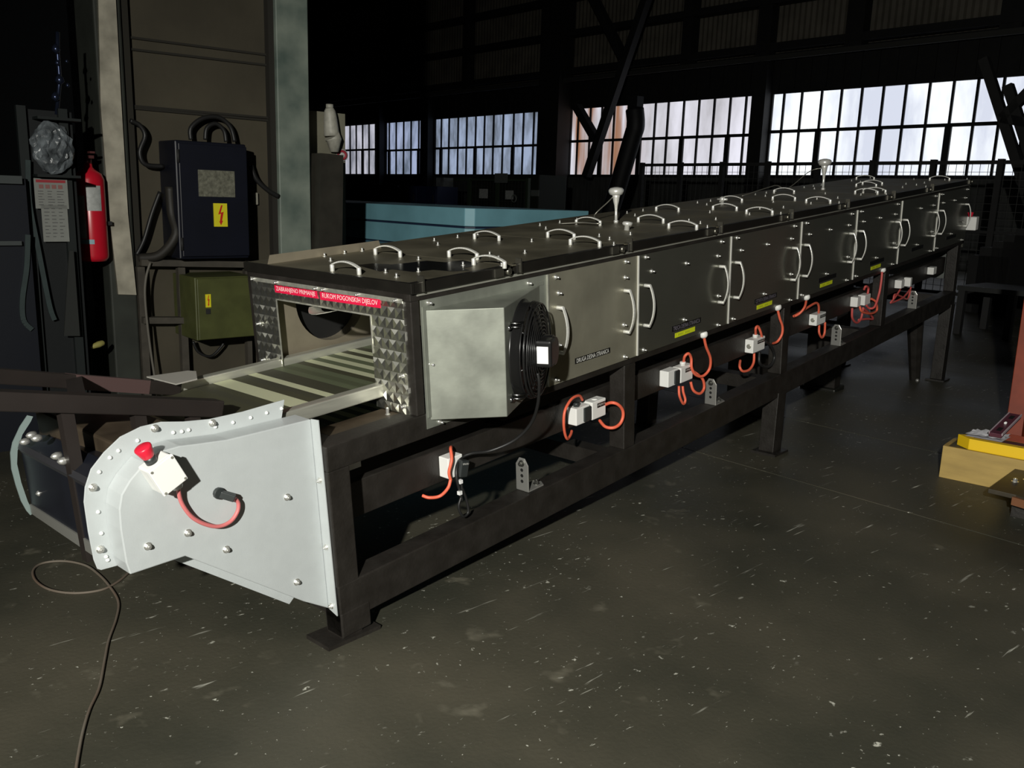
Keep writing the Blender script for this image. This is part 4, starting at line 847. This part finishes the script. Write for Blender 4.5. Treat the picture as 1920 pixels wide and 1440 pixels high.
# 1
j=jthing(848,880,'white socket box with tilted black plug, nearest on the conveyor side'); o,d=pbox(j,827,853,868,898)
hose(j,[(845,900,.03),(842,885,.03),(847,862,.03),(845,842,.05),(846,838,.07)],y=.03); hose(j,[(845,898,.03),(840,915,.03),(825,930,.05),(805,933,.07),(792,929,.09)])
c=U(867,878,'y',.03); tl=Vector((.25,0,1)).normalized(); obj('plug',MB().obox(c,(Vector((1,0,-.25)),tl,(0,-1,0)),(.018,.028,.012)),plasticD,j,bev=.004,lab='dark grey plug')
rr_=Vector((1,0,-.25)).normalized(); text('lettering','VENTILATOR-1',signW,j,c+Vector((0,-.0125,0))-rr_*.014+tl*.014,rr_,tl,.006,.028)
# 2 and 3
j=jthing(1086,780,'white socket box with dark flap, left of its pair beside the second post'); o,d=pbox(j,1067,760,1106,798)
obj('flap',MB().box((d[0]+(d[1]-d[0])*.5,d[4]-.008,d[2]+.006),(d[1]+.001,d[4],d[3]-.006)),plasticD,j,bev=.003); g=gland(j,d,plasticD,True,.35)
hose(j,[(1092,750,.06),(1086,742,.05),(1072,748,.04),(1060,768,.03),(1057,790,.03),(1059,812,.04),(1064,823,.05),(1070,815,.07),(1072,808,.085)])
j=jthing(1118,768,'white box lettered GRIJAC-2, right of its pair beside the second post'); o,d=pbox(j,1097,748,1136,787)
face_label(j,d,'GRIJAC-2'); obj('screw_cap',MB().lathe(((d[0]+d[1])/2,(d[4]+YB)/2,d[3]),(0,0,1),[(0,.012),(.002,.012),(.003,.006)],14),plastic,j)
hose(j,[(1134,759,.05),(1146,755,.01),(1158,758,-.01),(1167,768,-.014),(1168,782,-.014),(1162,795,-.01),(1150,802,.0),(1135,800,.03),(1124,788,.07)],.0065)
# 4 and 5
j=jthing(1256,710,'white socket box with dark flap, left of its pair beneath cover TRECA'); o,d=pbox(j,1240,692,1272,727)
obj('flap',MB().box((d[0]+(d[1]-d[0])*.55,d[4]-.008,d[2]+.006),(d[1]+.001,d[4],d[3]-.006)),plasticD,j,bev=.003)
j=jthing(1282,700,'white box with top gland and tangled orange hoses, right of its pair beneath cover TRECA'); o,d=pbox(j,1264,684,1299,718); face_label(j,d,'GRIJAC'); g=gland(j,d)
hose(j,[(1282,678,.065),(1284,668,.05),(1291,663,.04),(1296,672,.04),(1297,690,.035),(1305,703,.03),(1318,705,.02),(1330,692,.01),(1332,672,.0),(1324,650,-.005),(1320,632,-.008)],.0065)
hose(j,[(1273,724,.06),(1274,742,.05),(1281,757,.05),(1285,750,.05),(1281,735,.06),(1280,724,.065)],.006)
hose(j,[(1295,716,.05),(1300,732,.04),(1312,738,.03),(1320,728,.03),(1318,712,.03),(1308,702,.04),(1299,696,.05)],.0065)
p=U(1319,628,'y',-.004); obj('hose_nozzle',MB().lathe(p,(0,-.3,-1),[(-.012,.017),(-.006,.020),(.006,.018),(.014,.010)],14),plastic,j)
# 6
j=jthing(1418,648,'white box with top gland beside a black ring, beneath the third cover'); o,d=pbox(j,1400,632,1434,662); face_label(j,d,'GRIJAC'); g=gland(j,d)
obj('round_mark',MB().lathe((d[0],(d[4]+YB)/2,(d[2]+d[3])/2),(-1,0,0),[(0,.012),(.0015,.012),(.002,.008)],16),rail,j)
hose(j,[(1417,628,.065),(1417,616,.05),(1421,612,.05),(1426,622,.045),(1429,634,.05)],.0065); hose(j,[(1414,662,.06),(1413,680,.05),(1405,693,.045),(1393,696,.05),(1387,688,.06),(1388,676,.085)],.0065)
hose(j,[(1458,580,-.006),(1462,597,-.012),(1467,612,-.016),(1466,627,-.014),(1458,640,.0),(1449,644,.04)],.0065)
hose(j,[(1434,640,.05),(1446,650,.04),(1452,668,.04),(1446,684,.04),(1434,688,.05),(1424,680,.05),(1424,660,.06)],.008,cableK)
p=U(1458,577,'y',-.004); obj('hose_nozzle',MB().lathe(p,(0,-.3,-1),[(-.012,.017),(-.006,.020),(.006,.018),(.014,.010)],14),plastic,j)
# 7
j=jthing(1533,598,'single white box right of the third post, beneath the fourth cover'); o,d=pbox(j,1520,586,1548,611); face_label(j,d,'GRIJAC')
obj('round_mark',MB().lathe((d[0],(d[4]+YB)/2,(d[2]+d[3])/2),(-1,0,0),[(0,.012),(.0015,.012),(.002,.008)],16),rail,j)
hose(j,[(1535,586,.06),(1535,574,.05),(1530,568,.05),(1515,576,.05),(1500,586,.05),(1488,593,.06)],.0065); hose(j,[(1536,610,.06),(1536,624,.05),(1541,633,.05),(1546,624,.05),(1547,604,.05)],.0065)
hose(j,[(1512,561,-.006),(1509,575,.01),(1500,587,.03),(1490,593,.05)],.0065); p=U(1512,558,'y',-.004); obj('hose_nozzle',MB().lathe(p,(0,-.3,-1),[(-.012,.017),(-.006,.020),(.006,.018),(.014,.010)],14),plastic,j)
# 8 and 9
j=jthing(1605,567,'white box, left of the far pair in red hoses before the fourth post'); o,d=pbox(j,1597,556,1614,578)
hose(j,[(1598,578,.05),(1598,596,.05),(1606,605,.05),(1614,598,.05),(1618,580,.05)],.007,pink)
j=jthing(1622,562,'white box, right of the far pair in red hoses before the fourth post'); o,d=pbox(j,1611,551,1632,574)
hose(j,[(1627,551,.05),(1628,540,.05),(1623,537,.05),(1620,543,.06)],.007,pink); hose(j,[(1654,510,-.006),(1652,530,-.01),(1648,552,-.01),(1640,575,.01),(1630,578,.04),(1624,572,.05)],.007,pink)
hose(j,[(1612,574,.05),(1616,584,.04),(1632,588,.03),(1644,582,.03),(1642,566,.03),(1633,560,.05)],.007); hose(j,[(1610,600,.06),(1625,598,.05),(1637,598,.05),(1630,588,.05),(1618,578,.05)],.007,pink)
p=U(1655,507,'y',-.004); obj('hose_nozzle',MB().lathe(p,(0,-.3,-1),[(-.012,.017),(-.006,.020),(.006,.018),(.014,.010)],14),plastic,j)
# 10 11 12
j=jthing(1687,533,'white box, left of the pair beyond the fourth post'); o,d=pbox(j,1680,524,1696,543); hose(j,[(1688,543,.05),(1678,558,.05),(1670,568,.06),(1690,560,.05),(1699,552,.05),(1706,543,.05)],.006,pink)
j=jthing(1702,530,'white box, right of the pair beyond the fourth post'); o,d=pbox(j,1697,520,1710,540); hose(j,[(1708,538,.05),(1702,560,.05),(1690,556,.05),(1678,552,.05),(1675,562,.05)],.006,pink)
j=jthing(1748,508,'last small white box before the far post of the conveyor'); o,d=pbox(j,1741,500,1756,517)
# ================================================================== L BRACKETS on the bottom rail
def lbr(px,py,label,s=1.):
    p=U(px,py,'z',.178); r=thing('angle_bracket',p,'M',label,'bracket','slotted angle brackets on the bottom rail'); x,y=p.x,p.y
    m=mat('galvanised_bracket',(.50,.50,.47),.35,.7)
    H=.125*s;W=.058*s
    P=[(x,y,.178),(x,y-W,.178),(x,y-W,.178+H*.8),(x,y-W*.72,.178+H),(x,y-W*.28,.178+H),(x,y,.178+H*.8)]
    pl_=obj('bracket_plate',MB().prism(P,(.005,0,0)),m,r,bev=.002)
    obj('bracket_foot',MB().prism([(x,y,.178),(x,y-W,.178),(x+.085*s,y-W,.178),(x+.105*s,y-W*.5,.178),(x+.085*s,y,.178)],(0,0,.005)),m,r,bev=.002)
    for k in range(3): z=.178+H*(.30+.17*k); obj('slot_hole',MB().cyl((x-.0008,y-W/2,z),(x+.0058,y-W/2,z),.0065,12),dark,pl_)
    obj('bolt',bolt((x,y-W/2,.178+H*.84),(-1,0,0),.008,.012),mat('dark_bolt',(.12,.12,.11),.4,.8),r)
    for a,b in ((.03,.35),(.075,.55)): obj('bolt',bolt((x+a*s,y-W*b,.183),(0,0,1),.008,.014),mat('dark_bolt',(0,0,0)),r)
lbr(968,917,'grey slotted angle bracket nearest on the bottom rail, below the fan')
lbr(1321,757,'grey slotted angle bracket on the bottom rail, second from the near end')
lbr(1557,647,'grey slotted angle bracket on the bottom rail, third from the near end')
lbr(1701,578,'grey slotted angle bracket on the bottom rail, farthest from the near end')
# gear motors hanging under the belt
for (px,py,l) in ((1392,796,'dark gear motor hanging under the conveyor left of the middle leg'),(1535,742,'dark gear motor hanging under the conveyor right of the middle leg')):
    p=U(px,py,'y',.55); z=p.z
    r=thing('gear_motor',(p.x,.55,z),'M',l,'motor')
    obj('housing',MB().box((p.x-.09,.40,z-.03),(p.x+.09,.66,z+.09)),mat('motor_dark',(.03,.03,.025),.45,.4,noise=.3,nscale=10),r,bev=.01)
    obj('mount',MB().box((p.x-.05,.42,z+.09),(p.x+.05,.64,.07)),black,r); obj('shaft_cap',MB().cyl((p.x-.09,.5,z+.03),(p.x-.13,.5,z+.03),.04,16),mat('motor_dark',(0,0,0)),r)
# far leg with adjustable foot and far e-stop
ep=thing('end_drive_guard',(XE,.02,.3),'M','dull grey sheet guard at the far end of the conveyor','guard')
obj('guard_plate',MB().prism([(XE+.002,.06,.93),(XE+.10,.06,.90),(XE+.16,.06,.60),(XE+.14,.06,.18),(XE+.02,.06,.22)],(0,.01,0)),mat('grey_guard',(.14,.15,.14),.5,.3),ep)
obj('guard_end',MB().box((XE+.002,.07,.25),(XE+.12,WD-.07,.60)),mat('grey_guard',(0,0,0)),ep)
p=U(1834,420,'x',XE+.06); e2=thing('emergency_stop_box',(XE+.07,p.y,p.z),'M','white emergency stop box with red button at the far end of the conveyor','emergency stop')
obj('box_body',MB().box((XE+.06,-.055,p.z-.05),(XE+.13,.0605,p.z+.05)),plastic,e2,bev=.005); obj('button',MB().lathe((XE+.095,.0,p.z+.05),(0,0,1),[(0,.015),(.01,.016),(.03,.022),(.034,.01)],16),redp,e2)
q_=FM@Vector((5.6,.80,0)); 
k=[]
inv=FM.transposed()
# ================================================================== RIGHT FOREGROUND
# pallet-like steel, box, packet, level, red post
bz=.0
A=U(1760,894,'z',bz,'W'); d=Vector((.02,-1,0)).normalized(); n_=Vector((-d.y,d.x,0)); 
if n_.x<0: n_=-n_
T=U(1769,832,'y',A.y,'W'); H=UD(1769,832,(RM.transposed()@(A-CAM)).z*-1,'W').z-bz
H=max(H,.1)
bx=thing('wooden_box',A,'W','light tan plywood box at the right edge with a yellow packet on it','box')
tan=mat('tan_plywood',(.52,.36,.11),.6,noise=.25,nscale=5,stretch=(1,1,4),bump=.05,bscale=40)
L_=.62; D_=.20
def rect(o,d,n,l,w,z0,z1): 
    return MB().hexa([(o+d*a*l+n*b*w).to_tuple()[:2]+(z,) for z in (z0,z1) for a,b in ((0,0),(1,0),(1,1),(0,1))])
obj('panel',rect(A,d,n_,L_,.016,bz,bz+H),tan,bx,bev=.002); obj('panel',rect(A+n_*(D_-.016),d,n_,L_,.016,bz,bz+H),tan,bx)
obj('panel',rect(A+n_*.016,d,n_,.016,D_-.032,bz,bz+H),tan,bx); obj('lid',rect(A+n_*.016,d,n_,L_,D_-.03,bz+H-.02,bz+H-.006),mat('grey_brown_lid',(.10,.085,.05),.6,noise=.3,nscale=9),bx)
zt_=bz+H
yp=thing('yellow_packet',A+d*.1+Vector((0,0,zt_-A.z)),'W','bright yellow cardboard packet lying on the tan box','packet')
ylw=mat('bright_yellow_card',(.95,.62,.01),.5)
o0=A+n_*.03+d*.085
P=[o0+d*.02,o0+d*.285,o0+d*.285+n_*.11,o0+d*.03+n_*.11,o0-d*.045+n_*.06]
obj('carton',MB().prism([Vector((p.x,p.y,zt_-.004)) for p in P],(0,0,.054)),ylw,yp,bev=.002)
obj('window_strip',MB().prism([Vector((p.x,p.y,zt_+.0502)) for p in (o0+d*.03+n_*.04,o0+d*.28+n_*.04,o0+d*.28+n_*.10,o0+d*.04+n_*.10)],(0,0,.001)),mat('carton_maroon',(.10,.03,.03),.5),yp)
o0=A+n_*.07+d*.075
P=[o0,o0+d*.16,o0+d*.17+n_*.15,o0+d*.02+n_*.15]
V=[];F=[];NN=9
for i in range(NN):
    for k in range(NN):
        a,b=i/(NN-1),k/(NN-1); pp=P[0]*(1-a)*(1-b)+P[1]*a*(1-b)+P[2]*a*b+P[3]*(1-a)*b; V.append((pp.x,pp.y,zt_+.058+.014*NZ.noise(Vector((a*5,b*4,1)))+.006))
for i in range(NN-1):
    for k in range(NN-1): F.append((i*NN+k,(i+1)*NN+k,(i+1)*NN+k+1,i*NN+k+1))
mb=MB().add(V,F).add([(a,b,zt_+.052) for a,b,c in V],[list(reversed(f)) for f in F]); 
tag(obj('crumpled_paper',mb,mat('white_paper',(.62,.62,.66),.6),None,(P[0].x,P[0].y,zt_),'W'),'crumpled white paper sheet lying behind the yellow packet','paper')
lv=thing('spirit_level',o0+d*.2,'W','dark purple spirit level lying across the yellow packet','spirit level')
a_=o0+d*.13-n_*.0; b_=o0+d*.15+n_*.30; a_=Vector((a_.x,a_.y,zt_+.080)); b_=Vector((b_.x,b_.y,zt_+.130)); pur=mat('purple_level',(.10,.03,.05),.4)
obj('level_body',MB().bar(a_,b_,.055,.02),pur,lv,bev=.002); sd=(b_-a_).normalized().cross(Vector((0,0,1))).normalized()
for s in (-1,1): obj('edge_rail',MB().bar(a_+sd*s*.028+Vector((0,0,.008)),b_+sd*s*.028+Vector((0,0,.008)),.004,.012),mat('level_edge',(.55,.45,.50),.4),lv)
m1=a_*.5+b_*.5; obj('vial',MB().cyl(m1+Vector((-.012,0,.013)),m1+Vector((.012,0,.013)),.006,10),pale,lv)
for t_ in (.2,.8): m1=a_*(1-t_)+b_*t_; obj('grip_hole',MB().bar(m1-(b_-a_)*.08+Vector((0,0,.0106)),m1+(b_-a_)*.08+Vector((0,0,.0106)),.02,.001),dark,lv)
# steel plate with bolts at the right edge in front of the box
o0=U(1850,915,'z',.12,'W'); P=[U(1853,916,'z',.115,'W'),U(1912,872,'z',.115,'W'),U(1990,872,'z',.115,'W'),U(1990,960,'z',.115,'W'),U(1905,928,'z',.115,'W')]
sp_=thing('steel_base_plate',P[4],'W','brown steel plate with bright bolts at the right edge before the box','steel plate')
obj('plate',MB().prism(P,(0,0,-.02)),mat('brown_plate',(.10,.085,.06),.45,.5,noise=.35,nscale=12),sp_,bev=.002)
p=U(1903,903,'z',.115,'W'); obj('bolt',bolt(p,(0,0,1),.010,.014),zinc,sp_); p=U(1925,900,'z',.115,'W'); obj('bolt',bolt(p,(0,0,1),.010,.014),zinc,sp_)
o1=U(1900,938,'z',.09,'W'); o2=U(1990,965,'z',.09,'W'); obj('copper_lug',MB().bar(o1,o2,.03,.035),mat('coppery',(.32,.14,.07),.45,.4),sp_)
obj('support',MB().box((P[4].x+.06,P[4].y-.15,0),(P[4].x+.2,P[4].y+.02,.095)),black,sp_)
# red post
a=UD(1902,822,4.95,'W'); 
rp=thing('red_post',(a.x,a.y,0),'W','red painted slanted steel post at the right edge of the view','post')
red_=mat('red_oxide',(.32,.045,.012),.5,noise=.4,nscale=7)
b=UD(1925,545,3.6,'W'); base_=UD(1895,810,3.6,'W')
obj('upright',MB().bar(UD(1902,822,4.95,'W'),UD(1956,445,4.95,'W'),.085,.10),red_,rp,bev=.003); q=UD(1902,822,4.95,'W'); obj('base_block',MB().box((q.x-.05,q.y-.08,0),(q.x+.10,q.y+.05,max(.01,q.z+.03))),red_,rp)
# ================================================================== FLOOR BITS
def onfloor(px,py,z=.004): return U(px,py,'z',z,'W')
P=[onfloor(x,y) for x,y in ((243,1072),(222,1090),(190,1106),(140,1112),(95,1106),(68,1090),(62,1070),(80,1056),(120,1052),(160,1060),(186,1078),(206,1100),(222,1128),(218,1160),(204,1200),(196,1240),(186,1290),(168,1330),(156,1370),(148,1410),(142,1450),(138,1500))]
o=tag(obj('floor_cord',MB().tube(smoothpts(P,6),.0042,6),mat('rusty_cord',(.12,.075,.05),.7,noise=.6,nscale=3,col2=(.17,.16,.13)),None,P[0],'W'),'thin dirty cord looping on the floor below the white housing','cord')
# ================================================================== CAMERA, LIGHT, WORLD
cd=bpy.data.cameras.new('camera'); co=bpy.data.objects.new('camera',cd); COL.objects.link(co); co.location=CAM; co.rotation_euler=ROT; cd.sensor_width=36; cd.lens=FPX/1920*36; cd.clip_end=200; S.camera=co
def spot(name,loc,target,power,size,col,angle=100,blend=.8):
    l=bpy.data.lights.new(name,'SPOT'); l.energy=power; l.shadow_soft_size=size; l.color=col; l.spot_size=math.radians(angle); l.spot_blend=blend
    o=bpy.data.objects.new(name,l); COL.objects.link(o); o.location=loc; o.rotation_euler=(Vector(target)-Vector(loc)).to_track_quat('-Z','Y').to_euler(); return o
def area(name,loc,target,power,sx,sy,col):
    l=bpy.data.lights.new(name,'AREA'); l.energy=power; l.shape='RECTANGLE'; l.size=sx; l.size_y=sy; l.color=col
    o=bpy.data.objects.new(name,l); COL.objects.link(o); o.location=loc; o.rotation_euler=(Vector(target)-Vector(loc)).to_track_quat('-Z','Y').to_euler(); return o
back=RM@Vector((0,0,1)); right=RM@Vector((1,0,0))
lp=CAM+back*2.0-right*.7+Vector((0,0,.55))
spot('work_lamp',lp,(1.9,-.5,.3),1350,.05,(1,.98,.90),96,.9)
# daylight that the windows send in
yc=(yb(1421,200)+yb(2110,200))/2
area('window_daylight',(FB@Vector((WA-.5,9,3.2))),(FB@Vector((4,3,1))),28,12,2.,(.85,.92,1))
W=bpy.data.worlds.new('world'); S.world=W; W.use_nodes=True; W.node_tree.nodes['Background'].inputs[0].default_value=(.6,.75,.9,1); W.node_tree.nodes['Background'].inputs[1].default_value=.011
S.view_settings.view_transform='Standard'; S.view_settings.look='None'; S.view_settings.gamma=1; S.view_settings.use_curve_mapping=False; S.view_settings.exposure=0.0
